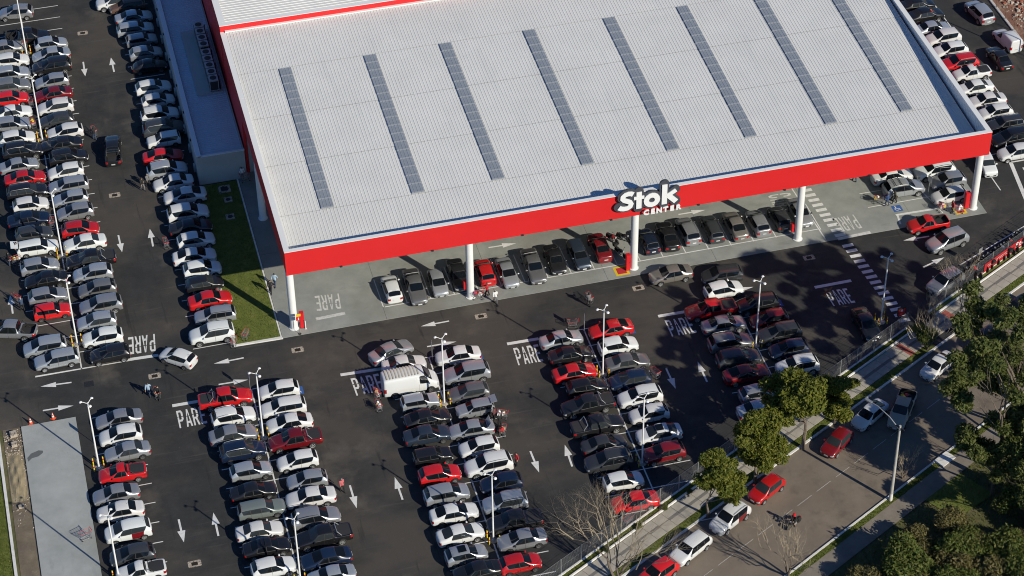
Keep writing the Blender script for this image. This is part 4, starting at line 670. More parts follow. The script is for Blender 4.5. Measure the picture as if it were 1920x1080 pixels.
# ---------------------------------------------------------------- sign on the fascia
sg=empty('store_sign',(35.6,-.66,9.3),0,'big slanted white lettered sign with charcoal outline on the red fascia','sign')
def stroke(m,pts,wd,y0,y1,closed=False,rnd=False):
    """flat stroke in the x-z plane between depth y0 (front) and y1"""
    P_=[Vector(p) for p in pts]; n=len(P_); L_=[];R_=[]
    for i,p in enumerate(P_):
        a=P_[(i-1)%n] if closed or i>0 else p; b=P_[(i+1)%n] if closed or i<n-1 else p
        d=(b-a).normalized(); nn=Vector((-d.y,d.x))*wd/2; L_.append(p+nn); R_.append(p-nn)
    k=n if closed else n-1; v=[];f=[]
    for q in L_+R_: v.append((q.x,y0,q.y))
    for q in L_+R_: v.append((q.x,y1,q.y))
    N2=2*n
    for i in range(k):
        j=(i+1)%n
        f+=[(i,j,n+j,n+i),(N2+i,N2+n+i,N2+n+j,N2+j),(i,N2+i,N2+j,j),(n+i,n+j,N2+n+j,N2+n+i)]
    if not closed: f+=[(0,n,N2+n,N2),(n-1,N2+n-1,N2+2*n-1,2*n-1)]
    m.add(v,f)
    if rnd:
        for p in P_: m.lathe([(wd/2,y0+random.uniform(.001,.006)),(wd/2,y1)],14,'y',(p.x,0,p.y))
def ell(cx,cz,rx,rz,a0,a1,n=16): return [(cx+rx*math.cos(R(a0+(a1-a0)*k/n)),cz+rz*math.sin(R(a0+(a1-a0)*k/n))) for k in range(n+1)]
S_=[(-1.5,.74),(-1.72,.86),(-2.0,.9),(-2.32,.82),(-2.54,.62),(-2.56,.38),(-2.38,.16),(-2.08,.0),(-1.8,-.16),(-1.68,-.4),(-1.78,-.68),(-2.05,-.86),(-2.4,-.88),(-2.7,-.8),(-2.93,-.64)]
LET={'S':[(S_,.52,0)],'t':[([(-.89,-1.12),(-.89,.9)],.54,0),([(-1.42,.2),(-.36,.2)],.36,0)],'o':[(ell(.43,-.33,.57,.58,0,337.5,15),.54,1)],'k':[([(1.71,-1.1),(1.71,1.28)],.54,0),([(1.95,-.18),(2.88,.42)],.46,0),([(2.12,-.12),(2.92,-1.0)],.54,0)]}
bk=MB(); dz=0
for ch,ss in LET.items():
    m=MB()
    for pts,wd,cl in ss:
        dz+=.004; stroke(m,pts,wd,-.15-dz,-.08,bool(cl)); stroke(bk,pts,wd+.46,-.04-dz,.14,bool(cl),True)
    m.build('letter',M['letter'],sg)
bk.add([(-.3,-.035,-.7),(1.2,-.035,-.7),(1.2,-.035,.1),(-.3,-.035,.1)],[(0,1,2,3)]); bk.build('backing',M['charcoal'],sg)
def text_mesh(txt,size,depth,bold,name):
    cu=bpy.data.curves.new(name,'FONT'); cu.body=txt; cu.size=size; cu.extrude=depth; cu.offset=bold; cu.align_x='CENTER'; cu.align_y='CENTER'
    o=bpy.data.objects.new(name,cu); COL.objects.link(o); dg=bpy.context.evaluated_depsgraph_get(); me=bpy.data.meshes.new_from_object(o.evaluated_get(dg)); bpy.data.objects.remove(o); bpy.data.curves.remove(cu); return me
for k,ch in enumerate('CENTER'):
    me=text_mesh(ch,.80,.06,.04,'small_letter'); me.materials.clear(); me.materials.append(M['letter'])
    link('small_letter',me,sg,(-.1+k*.66,-.1,-1.82),(R(90),0,0))
# ---------------------------------------------------------------- annexe
an=empty('annexe_building',(0,0,0),0,'long low grey annexe with ribbed white roof in the store shade','building')
AX0,AX1,AY=-5.5,-.45,25.25
MB().box(AX0,AX0+.2,AY,110,0,3.75).build('side_wall',M['grey_wall'],an); MB().box(AX0+.2,AX1,AY,AY+.2,0,3.6).build('end_wall',M['grey_wall'],an); MB().box(AX1-.2,AX1,AY+.2,110,0,3.6).build('side_wall',M['grey_wall'],an)
MB().box(AX0-.04,AX0+.5,AY-.03,110,3.75,3.8).build('parapet_cap',M['white'],an); MB().box(AX0+.5,AX1+.04,AY-.03,AY+.25,3.6,3.66).build('parapet_cap',M['white'],an)
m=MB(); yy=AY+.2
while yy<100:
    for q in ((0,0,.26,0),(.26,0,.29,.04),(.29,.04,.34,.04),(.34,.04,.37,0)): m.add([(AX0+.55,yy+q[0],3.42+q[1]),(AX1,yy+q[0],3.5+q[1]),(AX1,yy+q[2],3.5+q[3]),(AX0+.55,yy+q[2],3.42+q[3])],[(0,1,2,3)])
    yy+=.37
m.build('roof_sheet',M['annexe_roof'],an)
MB().box(AX0+.5,AX0+.56,AY+.3,110,3.3,3.44).build('gutter',M['dark_metal'],an)
MB().box(-3.7,-.9,36.4,49,3.56,3.68).build('equipment_platform',M['grey_wall'],an)
for k in range(9): MB().box(AX0-.22,AX0-.02,27.5+k*3.6,28.1+k*3.6,.1,.9).build('wall_box',M['grey_wall'],an)
for k in range(6): MB().box(AX0-.15,AX0-.03,29+k*5.2,29.25+k*5.2,3.1,3.3).build('wall_lamp',M['dark_metal'],an)
fan=MB().lathe([(.36,0),(.36,.04),(.1,.045)],16).mesh('fan_grille',M['dark_metal'])
ORD_='first second third fourth fifth sixth seventh eighth ninth tenth eleventh twelfth'.split()
for k in range(9):
    y=37.1+k*1.3+(.35 if k>4 else 0); e=empty('condenser_unit',(-1.75,y,3.68),0,'grey rooftop air condenser, %s from the lawn end of the annexe row'%ORD_[k],'air conditioner','condenser units on the annexe roof')
    m=MB(); m.box(-.5,.5,-.55,.55,.1,1.45); m.build('casing',M['galv'],e); m=MB()
    m.box(-.42,.42,-.56,-.552,.2,1.3); m.box(-.508,-.502,-.45,.45,.2,1.3); m.build('coil_panel',M['dark_metal'],e); link('fan_grille',fan,e,(0,0,1.45))
    for sx in (-.4,.4): MB().box(sx-.05,sx+.05,-.5,.5,0,.1).build('foot',M['dark_metal'],e)
for k in range(5):
    m=MB(); y=36.8+k*2.6; m.tube([(-1.1,y,3.8),(-1.1,y+1.2,4.2),(-.95,y+2.2,3.9)],.09,8); tag(m.build('insulated_pipe',M['dark_metal'],an,True))
# red hose cabinets and small signs by the columns
for i,(x,y,h,wd,lab) in enumerate([(.78,-.1,1.9,.42,'tall red fire hose cabinet beside the lawn-end canopy column'),(33.95,-.1,1.95,.42,'tall red fire cabinet on the column below the store sign'),(51.5,.25,1.0,.3,'small red box on the column beside the crosswalk'),(70.55,.2,2.0,.5,'tall red fire cabinet on the last canopy column by shoppers'),(17.25,.3,1.0,.3,'small red box on the second column from the lawn')]):
    e=empty('fire_cabinet',(x,y,ZS),0,lab,'fire cabinet'); z0=.9 if h<1.5 else 0
    m=MB(); m.box(-wd/2,wd/2,-.22,.22,z0+.05,z0+h); m.build('cabinet',M['hydrant'],e); m=MB(); m.box(-wd/2+.04,wd/2-.04,-.235,-.222,z0+.15,z0+h-.1); m.build('door',M['hydrant'],e)
    m=MB(); m.box(wd/2-.1,wd/2-.06,-.26,-.236,z0+h*.5,z0+h*.5+.12); m.build('handle',M['chrome'],e); m=MB(); m.box(-wd/2,wd/2,-.2,.2,0 if z0==0 else z0,z0+.05); m.build('plinth',M['dark_metal'],e)
e=empty('no_parking_sign',(.35,-1.05,ZS),0,'small red sign under yellow tag on a pole before the lawn-end column','sign')
MB().tube([(0,0,0),(0,0,2.2)],.025,8).build('post',M['galv'],e); MB().box(-.24,.24,-.03,-.0,1.75,2.2).build('plate',M['hydrant'],e); MB().box(-.05,.05,-.036,-.032,1.82,2.12).build('mark',M['paint'],e); MB().box(-.24,.24,-.03,0,2.25,2.55).build('yellow_tag',M['yellow_paint'],e); MB().lathe([(.16,0),(.16,.04)],12).build('base',M['dark_metal'],e)
e=empty('guard_post',(1.05,-.45,ZS),0,'short white guard post beside the tall red hose cabinet','post'); MB().tube([(0,0,0),(0,0,1.0)],.05,10).build('post',M['white_metal'],e); MB().lathe([(.1,0),(.1,.03)],12).build('foot',M['white_metal'],e)
# ================================================================ vehicles
# material slots: 0 paint 1 trim 2 under, then one slot per part
def car_spec(kind):
    # stations rear->front: (xl, xu, ztop, wl, wu, zbelt); segs: (side tag, top tag)
    if kind in('s','s2'):
        f=0 if kind=='s' else 1
        S=[(-2.18,-2.11,.95-.02*f,.70,.56,.82),(-2.0,-1.98,1.03,.82,.64,.87),(-1.45-.18*f,-1.42-.2*f,1.07,.86,.66,.91),(-1.05-.05*f,-.80+.0*f,1.42-.02*f,.86,.60,.92),(-.08,-.1,1.48-.03*f,.86,.63,.90),(.98,.38-.05*f,1.43-.03*f,.86,.60,.89),(1.14+.05*f,1.1+.08*f,1.02,.86,.69,.88),(1.55,1.55,.96,.85,.66,.84),(2.02,1.98,.83,.79,.6,.74),(2.2,2.15,.69,.64,.48,.58)]
        T=[('',''),('',''),('','rear_window'),('win_r','roof'),('win_f','roof'),('','windshield'),('',''),('',''),('head','')]; L=dict(wb=(-1.28,1.33),r=.315,gc=.2,W=1)
    elif kind in('h','bt'):
        S=[(-1.93,-1.90,1.0,.72,.58,.84),(-1.86,-1.87,1.04,.81,.64,.89),(-1.74,-1.80,1.08,.84,.65,.93),(-1.28,-1.46,1.43,.85,.60,.97),(-.2,-.25,1.51,.86,.63,.92),(.86,.22,1.45,.86,.60,.90),(1.03,.99,1.03,.86,.69,.89),(1.38,1.38,.97,.85,.66,.85),(1.78,1.74,.84,.79,.6,.74),(1.96,1.91,.70,.66,.5,.58)]
        if kind=='bt': S=[(-1.98,-1.9,.75,.5,.4,.6),(-1.8,-1.75,.95,.66,.5,.75),(-1.45,-1.35,1.12,.74,.55,.9),(-.95,-.75,1.38,.76,.5,.92),(-.1,-.15,1.46,.77,.53,.92),(.66,.35,1.40,.77,.5,.92),(.8,.72,1.02,.77,.5,.9),(1.2,1.2,.98,.76,.45,.8),(1.75,1.7,.82,.7,.38,.68),(1.98,1.92,.6,.5,.3,.52)]
        T=[('',''),('',''),('','rear_window'),('win_r','roof'),('win_f','roof'),('','windshield'),('',''),('',''),('head','')]; L=dict(wb=(-1.22,1.22),r=.30,gc=.2,W=1)
    elif kind=='o':
        S=[(-1.80,-1.79,.96,.70,.6,.84),(-1.76,-1.76,1.0,.76,.64,.88),(-1.70,-1.72,1.04,.77,.64,.91),(-1.42,-1.56,1.38,.77,.60,.92),(-.3,-.32,1.42,.78,.62,.90),(.72,.28,1.39,.78,.60,.88),(.88,.85,1.0,.78,.66,.87),(1.3,1.3,.94,.77,.66,.84),(1.72,1.70,.86,.75,.62,.76),(1.84,1.81,.72,.70,.56,.6)]
        T=[('',''),('',''),('','rear_window'),('win_r','roof'),('win_f','roof'),('','windshield'),('',''),('',''),('head','')]; L=dict(wb=(-1.15,1.2),r=.275,gc=.18,W=1)
    elif kind in('u','m'):
        dz=0 if kind=='u' else -.04
        S=[(-2.10,-2.07,1.08,.78,.64,.92),(-2.02,-2.03,1.12,.87,.70,.97),(-1.90,-1.97,1.16,.89,.71,1.01),(-1.42,-1.66,1.58+dz,.90,.66,1.05),(-.22,-.28,1.66+dz,.90,.69,1.01),(.92,.30 if kind=='u' else .48,1.60+dz,.90,.66,.99),(1.12 if kind=='u' else 1.3,1.06 if kind=='u' else 1.28,1.14,.90,.73,.98),(1.5,1.5,1.08 if kind=='u' else 1.02,.89,.71,.94),(1.96,1.92,.95 if kind=='u' else .88,.83,.64,.82),(2.14,2.09,.80,.70,.54,.66)]
        T=[('',''),('',''),('','rear_window'),('win_r','roof'),('win_f','roof'),('','windshield'),('',''),('',''),('head','')]; L=dict(wb=(-1.3,1.3),r=.345 if kind=='u' else .31,gc=.24 if kind=='u' else .2,W=1)
    elif kind in('w','o2'):
        b=kind=='o2'
        S=[(-2.12,-2.10,.98,.72,.6,.84),(-2.06,-2.07,1.02,.82,.66,.88),(-1.98,-2.02,1.07,.84,.66,.92),(-1.72,-1.82 if b else -1.74,1.40,.85,.61,.95),(-1.02,-1.04,1.45,.85,.62,.93),(-.08,-.1,1.48,.86,.63,.91),(.94,.38,1.43,.86,.60,.89),(1.12,1.08,1.02,.86,.69,.88),(1.52,1.52,.96,.85,.67,.85),(1.98,1.95,.85 if not b else .9,.80,.62,.75),(2.14,2.10,.70,.68 if not b else .74,.52,.6)]
        if b: S=[(x,xu,z-.03,w_*.95,u_*.97,zb) for x,xu,z,w_,u_,zb in S]
        T=[('',''),('',''),('','rear_window'),('win_q','roof'),('win_r','roof'),('win_f','roof'),('','windshield'),('',''),('',''),('head','')]; L=dict(wb=(-1.26,1.28),r=.30,gc=.2,W=1)
    elif kind in('p','po','pl'):
        S=[(-2.53,-2.52,1.02,.80,.72,.96),(-2.47,-2.46,1.05,.88,.80,1.02),(-1.05,-1.05,1.06,.89,.80,1.03),(-.95,-.93,1.10,.89,.72,1.04),(-.82,-.74,1.68,.89,.63,1.05),(.05,.0,1.75,.89,.65,1.03),(1.05,.52,1.69,.89,.63,1.01),(1.26,1.20,1.17,.89,.72,1.0),(1.75,1.75,1.10,.88,.70,.96),(2.34,2.30,.98,.83,.64,.85),(2.55,2.5,.82,.72,.55,.68)]
        T=[('',''),('','bed'),('',''),('','rear_window'),('win_r','roof'),('win_f','roof'),('','windshield'),('',''),('',''),('head','')]; L=dict(wb=(-1.5,1.62),r=.37,gc=.3,W=1)
    elif kind in('ps','pso'):
        S=[(-2.2,-2.19,.95,.74,.66,.88),(-2.14,-2.13,.98,.82,.74,.94),(-.62,-.62,.99,.84,.74,.95),(-.52,-.50,1.03,.84,.67,.95),(-.40,-.30,1.48,.84,.59,.95),(.12,.05,1.53,.84,.61,.94),(1.0,.42,1.47,.84,.59,.92),(1.17,1.13,1.04,.84,.67,.91),(1.55,1.55,.98,.83,.65,.87),(2.02,1.98,.86,.78,.59,.76),(2.2,2.15,.71,.66,.5,.6)]
        T=[('',''),('','bed'),('',''),('','rear_window'),('win_r','roof'),('win_f','roof'),('','windshield'),('',''),('',''),('head','')]; L=dict(wb=(-1.35,1.36),r=.31,gc=.23,W=1)
    elif kind=='v':
        S=[(-2.72,-2.70,2.18,.86,.76,1.2),(-2.66,-2.64,2.30,.97,.86,1.25),(-1.0,-1.0,2.34,.98,.87,1.27),(.75,.72,2.34,.98,.87,1.26),(1.75,1.2,2.26,.98,.84,1.22),(2.05,1.98,1.38,.97,.80,1.18),(2.45,2.42,1.15,.92,.74,1.0),(2.7,2.66,.86,.78,.6,.7)]
        T=[('',''),('','roof'),('','roof'),('win_f','roof'),('','windshield'),('',''),('head','')]; L=dict(wb=(-1.7,1.75),r=.35,gc=.24,W=1)
    elif kind=='v2':
        S=[(-2.08,-2.07,1.80,.76,.66,1.0),(-2.02,-2.01,1.86,.84,.74,1.03),(-.9,-.9,1.88,.85,.75,1.04),(.0,-.04,1.82,.85,.72,1.0),(.95,.3,1.60,.85,.62,.93),(1.14,1.08,1.06,.85,.69,.9),(1.5,1.5,.98,.84,.66,.86),(1.92,1.88,.85,.78,.6,.74),(2.1,2.06,.70,.66,.5,.58)]
        T=[('',''),('','roof'),('','roof'),('win_f','roof'),('','windshield'),('',''),('',''),('head','')]; L=dict(wb=(-1.25,1.32),r=.30,gc=.2,W=1)
    return S,T,L
PROTO={}
MATOF={'windshield':'glass','rear_window':'glass','side_window':'glass','headlight':'head','tail_light':'tail','bed':'bedcover'}
def to_mesh_eval(o):
    dg=bpy.context.evaluated_depsgraph_get(); dg.update(); return bpy.data.meshes.new_from_object(o.evaluated_get(dg))
def build_car(kind):
    S,T,L=car_spec(kind); gc=L['gc']; r=L['r']
    bm=bmesh.new(); rings=[]
    for i,(xl,xu,zt,wl,wu,zb) in enumerate(S):
        cab=zt>zb+.25; ring=[]
        pts=[(xl,wl*.80,gc),(xl,wl*.96,gc+.07),(xl,wl*1.0,gc*.4+zb*.6),(xl,wl*(.965 if cab else .95),zb),(xu,wu,zt-(.075 if cab else .028)),(xu+(.03 if cab else 0),wu*.62,zt-.012),(xu+(.04 if cab else 0),0,zt)]
        for j,(x,y,z) in enumerate(pts):
            ring.append((bm.verts.new((x,y,z)),bm.verts.new((x,-y,z)) if y>1e-6 else None))
        rings.append(ring)
    n=len(S); tags={}
    def fc(vs,tg):
        f=bm.faces.new(vs); tags[f]=tg; return f
    vR=lambda i,j:rings[i][j][0]; vL=lambda i,j:rings[i][j][1] or rings[i][j][0]
    nwin=sum(1 for t in T if t[0].startswith('win'))
    for i in range(n-1):
        sd,tp=T[i]
        for side,V in(('l',vR),('r',vL)):
            for j in range(6):
                tg=''
                if j==3 and sd.startswith('win'): tg=sd+'_'+side
                elif j in(4,5) and tp in('windshield','rear_window','bed'): tg=tp
                elif j==2 and sd=='head': tg='head_'+side
                elif j==2 and i==0: tg='tail_'+side
                elif j in(1,2) and sd in('win_r','win_f'): tg='door'+sd[3:]+'_'+side
                elif j==0: tg='trim' if kind in('u','p','po','pl','ps','pso') else ''
                vs=[V(i,j),V(i+1,j),V(i+1,j+1),V(i,j+1)]
                if side=='r': vs=vs[::-1]
                fc(vs,tg)
        fc([vL(i,0),vL(i+1,0),vR(i+1,0),vR(i,0)],'under')
    for i,flip in((0,False),(n-1,True)):
        for j in range(6):
            vs=[vR(i,j),vR(i,j+1)]+([vL(i,j+1)] if j<5 else [])+[vL(i,j)]
            if flip: vs=vs[::-1]
            fc(vs,'trim' if (j==1 and i==n-1) else '')
    bmesh.ops.recalc_face_normals(bm,faces=bm.faces)
    names=['','trim','under']+sorted({t for t in tags.values() if t not in('','trim','under')})
    cr=bm.edges.layers.float.new('crease_edge')
    for f in bm.faces: f.material_index=names.index(tags[f]); f.smooth=True
    for e in bm.edges:
        if len(e.link_faces)==2:
            a,b=(tags[f] for f in e.link_faces)
            if a!=b and (a.startswith(('win','rear_w','bed')) or b.startswith(('win','rear_w','bed'))): e[cr]=.75
            elif a!=b and 'windshield' in(a,b): e[cr]=.6
            elif kind in('o','o2','v','v2') : e[cr]=.25
    # belt line crease
    for i in range(n-1):
        for V in(vR,vL):
            for ee in V(i,3).link_edges:
                if ee.other_vert(V(i,3)) is V(i+1,3): ee[cr]=max(ee[cr],.35)
    me=bpy.data.meshes.new('cage'); bm.to_mesh(me); bm.free()
    for k in names: me.materials.append(M['trim'])
    o=bpy.data.objects.new('cage',me); COL.objects.link(o); sm=o.modifiers.new('s','SUBSURF'); sm.levels=2; sm.render_levels=2
    me2=to_mesh_eval(o); o.modifiers.clear()
    bm=bmesh.new(); bm.from_mesh(me2); bm.faces.ensure_lookup_table()
    for idx,nm in enumerate(names):
        if idx<3: continue
        fs=[f for f in bm.faces if f.material_index==idx]
        if not fs: continue
        th,dp=(.035,-.012) if nm.startswith(('win','rear')) else (.04,-.006) if nm=='windshield' else (.011,.0) if nm.startswith('door') else (.018,.004) if nm.startswith(('head','tail')) else (.07,.012 if kind in('p','ps') else -.42)
        res=bmesh.ops.inset_region(bm,faces=fs,thickness=th,depth=dp,use_even_offset=not nm.startswith('door'),use_boundary=True)
        for f in res['faces']: f.material_index=1 if nm!='bed' else (0 if kind in('p','ps') else 2)
    bm.to_mesh(me2); bm.free(); o.data=me2
    cut=MB()
    for x in L['wb']:
        for sgn in(-1,1):
            W=max(s[3] for s in S); y0,y1=sorted((sgn*(W-.27),sgn*(W+.3))); cut.lathe([(r*1.17,y0),(r*1.17,y1)],20,'y',(x,0,r))
    cm_=cut.mesh('cut',[M['under']]*len(names)); cm_.polygons.foreach_set('material_index',[2]*len(cm_.polygons))
    co=bpy.data.objects.new('cut',cm_); COL.objects.link(co)
    bo=o.modifiers.new('b','BOOLEAN'); bo.operation='DIFFERENCE'; bo.object=co; bo.solver='EXACT'
    me3=to_mesh_eval(o); bpy.data.objects.remove(o); bpy.data.objects.remove(co)
    parts=[]  # (name, mesh, parentname, loc, matkey)
    bm0=bmesh.new(); bm0.from_mesh(me3)
    def extract(idxs,slots,name):
        b=bm0.copy(); bmesh.ops.delete(b,geom=[f for f in b.faces if f.material_index not in idxs],context='FACES')
        if not b.faces: b.free(); return None
        for f in b.faces: f.material_index=idxs.index(f.material_index) if len(idxs)>1 else 0; f.smooth=True
        m_=bpy.data.meshes.new(name); b.to_mesh(m_); b.free()
        for s in slots: m_.materials.append(s)
        try: m_.set_sharp_from_angle(angle=R(50))
        except Exception: pass
        return m_
    body=extract([0,1,2],[PM['W',1],M['trim'],M['under']],'body'); parts.append(('body',body,None,(0,0,0),'paint'))
    for idx,nm in enumerate(names):
        if idx<3: continue
        if nm.startswith('win'): pn,mk='side_window','glass'
        elif nm.startswith('head'): pn,mk='headlight','head'
        elif nm.startswith('tail'): pn,mk='tail_light','tail'
        elif nm.startswith('door'): pn,mk='door','paint'
        elif nm=='bed': pn,mk=('bed_cover','bedcover') if kind in('p','ps') else ('cargo_bed','bedcover')
        else: pn,mk=nm,'glass'
        m_=extract([idx],[PM['W',1] if mk=='paint' else M[mk]],pn)
        if m_: parts.append((pn,m_,None,(0,0,0),mk))
    bm0.free()
    W=max(s[3] for s in S)
    ty=MB().lathe([(r*.60,-.05),(r*.68,-.095),(r*.93,-.1),(r,-.06),(r,.06),(r*.93,.1),(r*.68,.095),(r*.60,.05)],20,'y').mesh('wheel',M['rubber'],True)
    rimL=MB()
    rimL.lathe([(r*.69,.052),(r*.69,.098),(r*.58,.08),(r*.58,.06)],16,'y')
    rimL.cur=1; rimL.lathe([(r*.57,.062),(r*.57,.066)],16,'y'); rimL.cur=0
    for k in range(5):
        a=2*PI*k/5; d=Vector((math.cos(a),math.sin(a))); q=Vector((-d.y,d.x))*r*.13
        p0=d*r*.08; p1=d*r*.6; rimL.add([((p0+q).x,.095,(p0+q).y),((p0-q).x,.095,(p0-q).y),((p1-q*.8).x,.092,(p1-q*.8).y),((p1+q*.8).x,.092,(p1+q*.8).y),((p0+q).x,.03,(p0+q).y),((p0-q).x,.03,(p0-q).y),((p1-q*.8).x,.03,(p1-q*.8).y),((p1+q*.8).x,.03,(p1+q*.8).y)],[(0,1,2,3),(0,3,7,4),(1,5,6,2),(0,4,5,1)])
    rimL.lathe([(r*.17,.06),(r*.17,.104)],10,'y')
    rm=rimL.mesh('rim',[M['rim'],M['under']])
    for x in L['wb']:
        for sgn in(1,-1): parts.append(('wheel',ty,None,(x,sgn*(W-.088),r),'wheel')); parts.append(('rim',rm,'wheel',(0,0,0),('rim',sgn)))
    # mirrors, plates, rails
    ws=[k for k,t in enumerate(T) if t[1]=='windshield'][0]; mx=S[ws][0]-.12; mz=S[ws][5]+.07
    mm=MB(); mm.lathe([(.02,-.1),(.08,-.07),(.095,.02),(.085,.08),(.02,.1)],10,'y'); mi=mm.mesh('mirror',PM['W',1],True)
    for sgn in(1,-1): parts.append(('mirror',mi,None,(mx,sgn*(W+.07),mz),'paint'))
    pl=MB().box(-.012,.012,-.2,.2,-.065,.065).mesh('number_plate',M['plate'])
    parts.append(('number_plate',pl,None,(S[-1][0]+.012,0,gc+.22),'plate')); parts.append(('number_plate',pl,None,(S[0][0]-.012,0,.62 if kind not in('v',) else .7),'plate'))
    hd=MB().box(-.09,.09,-.012,.02,-.014,.014).mesh('door_handle',M['trim'])
    ro=[k for k,t in enumerate(T) if t[1]=='roof']
    ra,rb_=S[ro[0]],S[ro[-1]+1]; zt=max(s[2] for s in S); wr=min(S[k][4] for k in ro)
    rl=MB(); xs_=[ra[1]+.12,(ra[1]+rb_[1])/2,rb_[1]-.08]; mid=S[ro[len(ro)//2]]
    for sgn in(1,-1): rl.tube([(xs_[0],sgn*wr*.97,ra[2]-.03),(xs_[0]+.08,sgn*wr*.97,ra[2]+.04),(xs_[1],sgn*wr*.98,mid[2]+.02),(xs_[2]-.06,sgn*wr*.97,rb_[2]+.04),(xs_[2],sgn*wr*.97,rb_[2]-.04)],.022,6)
    rails=rl.mesh('roof_rails',M['galv'],True)
    rk=MB()
    for t in(.25,.6): x=xs_[0]+(xs_[2]-xs_[0])*t; rk.box(x-.03,x+.03,-wr*.98,wr*.98,mid[2]+.03,mid[2]+.065)
    rack=rk.mesh('roof_rack',M['black'])
    sr=MB().box(-.36,.36,-.40,.40,-.003,.008).mesh('sunroof',M['glass'])
    an_=MB().tube([(0,0,0),(-.16,0,.2)],.008,5).mesh('antenna',M['black'])
    info=dict(parts=parts,rails=rails,rack=rack,sun=(sr,(xs_[1]+.25,0,mid[2]+.004)),ant=(an_,(ra[1]+.18,0,ra[2]-.01)),S=S,W=W,zt=zt)
    if kind in('p','ps','po','pl'):
        bx=S[3][0]; b=MB()
        zz=S[2][5]
        for sgn in(1,-1): b.tube([(bx-.55,sgn*.68,zz+.04),(bx-.18,sgn*.62,S[4][2]-.12),(bx-.16,0,S[4][2]-.08)],.035,8)
        info['roll']=b.mesh('roll_bar',M['black' if kind!='p' else 'galv'],True)
    return info
NAMES={'s':'sedan','s2':'sedan','h':'hatchback','u':'crossover','w':'station_wagon','o':'hatchback','o2':'station_wagon','m':'minivan','p':'pickup_truck','po':'pickup_truck','pl':'pickup_truck','ps':'pickup_truck','pso':'pickup_truck','v':'cargo_van','v2':'panel_van','bt':'vintage_car'}
CATS={'sedan':'car','hatchback':'car','crossover':'car','station_wagon':'car','minivan':'car','pickup_truck':'pickup','cargo_van':'van','panel_van':'van','vintage_car':'car'}
SCALE={'s':(.97,1.03),'s2':(.99,1.05),'h':(.95,1.03),'u':(.97,1.06),'w':(.97,1.02),'o':(.98,1.02),'m':(.97,1.0)}
for ci,(t,col,x,y,hd_,ex,lab,grp) in enumerate(CARS):
    if t not in PROTO: PROTO[t]=build_car(t)
    P_=PROTO[t]; nm=NAMES[t]; rr=random.Random(ci*31+5)
    sc=rr.uniform(*SCALE.get(t,(1,1)))
    zg=.05 if (-1.2<y<26 and -1.3<x<72.2) else (-.05 if (Vector((x,y))-O2).dot(NV)>3 else 0)
    root=empty(nm,(x,y,zg),R(hd_),lab,CATS[nm],grp); root.scale=(sc*rr.uniform(.985,1.015),sc*rr.uniform(.985,1.01),sc*rr.uniform(.98,1.01))
    pm=PM[col,rr.choice((0,1,1,2))]; rim=M['rim'] if rr.random()<.72 and t not in('o','bt','v') else M['rim_steel']; gl=M['glass'] if rr.random()<.8 else M['glass2']
    last=None
    for (pn,me,par,loc,mk) in P_['parts']:
        if pn=='rim':
            link('rim',me,last,(0,0,0),(0,0,0 if mk[1]>0 else PI),{0:rim}); continue
        mats=None
        if mk=='paint': mats={0:pm}
        elif mk=='glass' and gl is not M['glass']: mats={0:gl}
        elif mk=='plate' and rr.random()<.5: mats={0:M['plate_old']}
        if pn=='mirror' and rr.random()<.3: mats={0:M['trim']}
        o=link(pn,me,root,loc,(0,0,0),mats)
        if pn=='wheel': last=o
    if t in('u','w') and (ex=='rails' or rr.random()<.45): link('roof_rails',P_['rails'],root,(0,0,0),(0,0,0),{0:M['galv'] if rr.random()<.6 else M['black']})
    if ex=='rack': link('roof_rack',P_['rack'],root)
    if ex=='sunroof': link('sunroof',P_['sun'][0],root,P_['sun'][1])
    if rr.random()<.7 and t not in('v',): link('antenna',P_['ant'][0],root,P_['ant'][1])
    if t in('p','ps','po') and 'roll' in P_ and rr.random()<.75: link('roll_bar',P_['roll'],root)
    if ex=='decal' or 'dark red rear doors' in lab:   # red vinyl wrap over the rear quarters
        for o in root.children:
            if o.name.startswith('door') and not o.name.startswith('door_h'):
                    if o.data.vertices and sum(v.co.x for v in o.data.vertices)/len(o.data.vertices)<-.2: o.material_slots[0].material=PM['M',2]; o['label']='rear door wrapped in dark red film'
    if t=='v':
        for k in range(11): link('roof_rib',MB().box(-.06,.06,-.72,.72,0,.018).mesh('roof_rib',mat('dirty_white_roof',(.5,.46,.36),.7)) if k==0 else bpy.data.meshes['roof_rib'],root,(-2.3+k*.3,0,2.335))
    if t=='pl':
        for k in range(7):
            bx=rr.uniform(-2.2,-1.3); by=rr.uniform(-.45,.45); s=rr.uniform(.12,.22)
            o=MB().box(-s,s,-s*.8,s*.8,0,s*1.5).build('cargo_crate',[M['pit'],M['cart_red'],M['yellow_paint'],M['dark_metal']][k%4],None,False)
            v=Matrix.Translation(root.location)@root.rotation_euler.to_matrix().to_4x4()@Vector((bx,by,.68)); o.location=v; o.rotation_euler=(0,0,rr.uniform(0,3)); tag(o,'%s box in the cluttered bed of the weathered beige pickup'%('pale stone coloured','red','yellow','dark')[k%4],'crate','cargo in the weathered pickup')

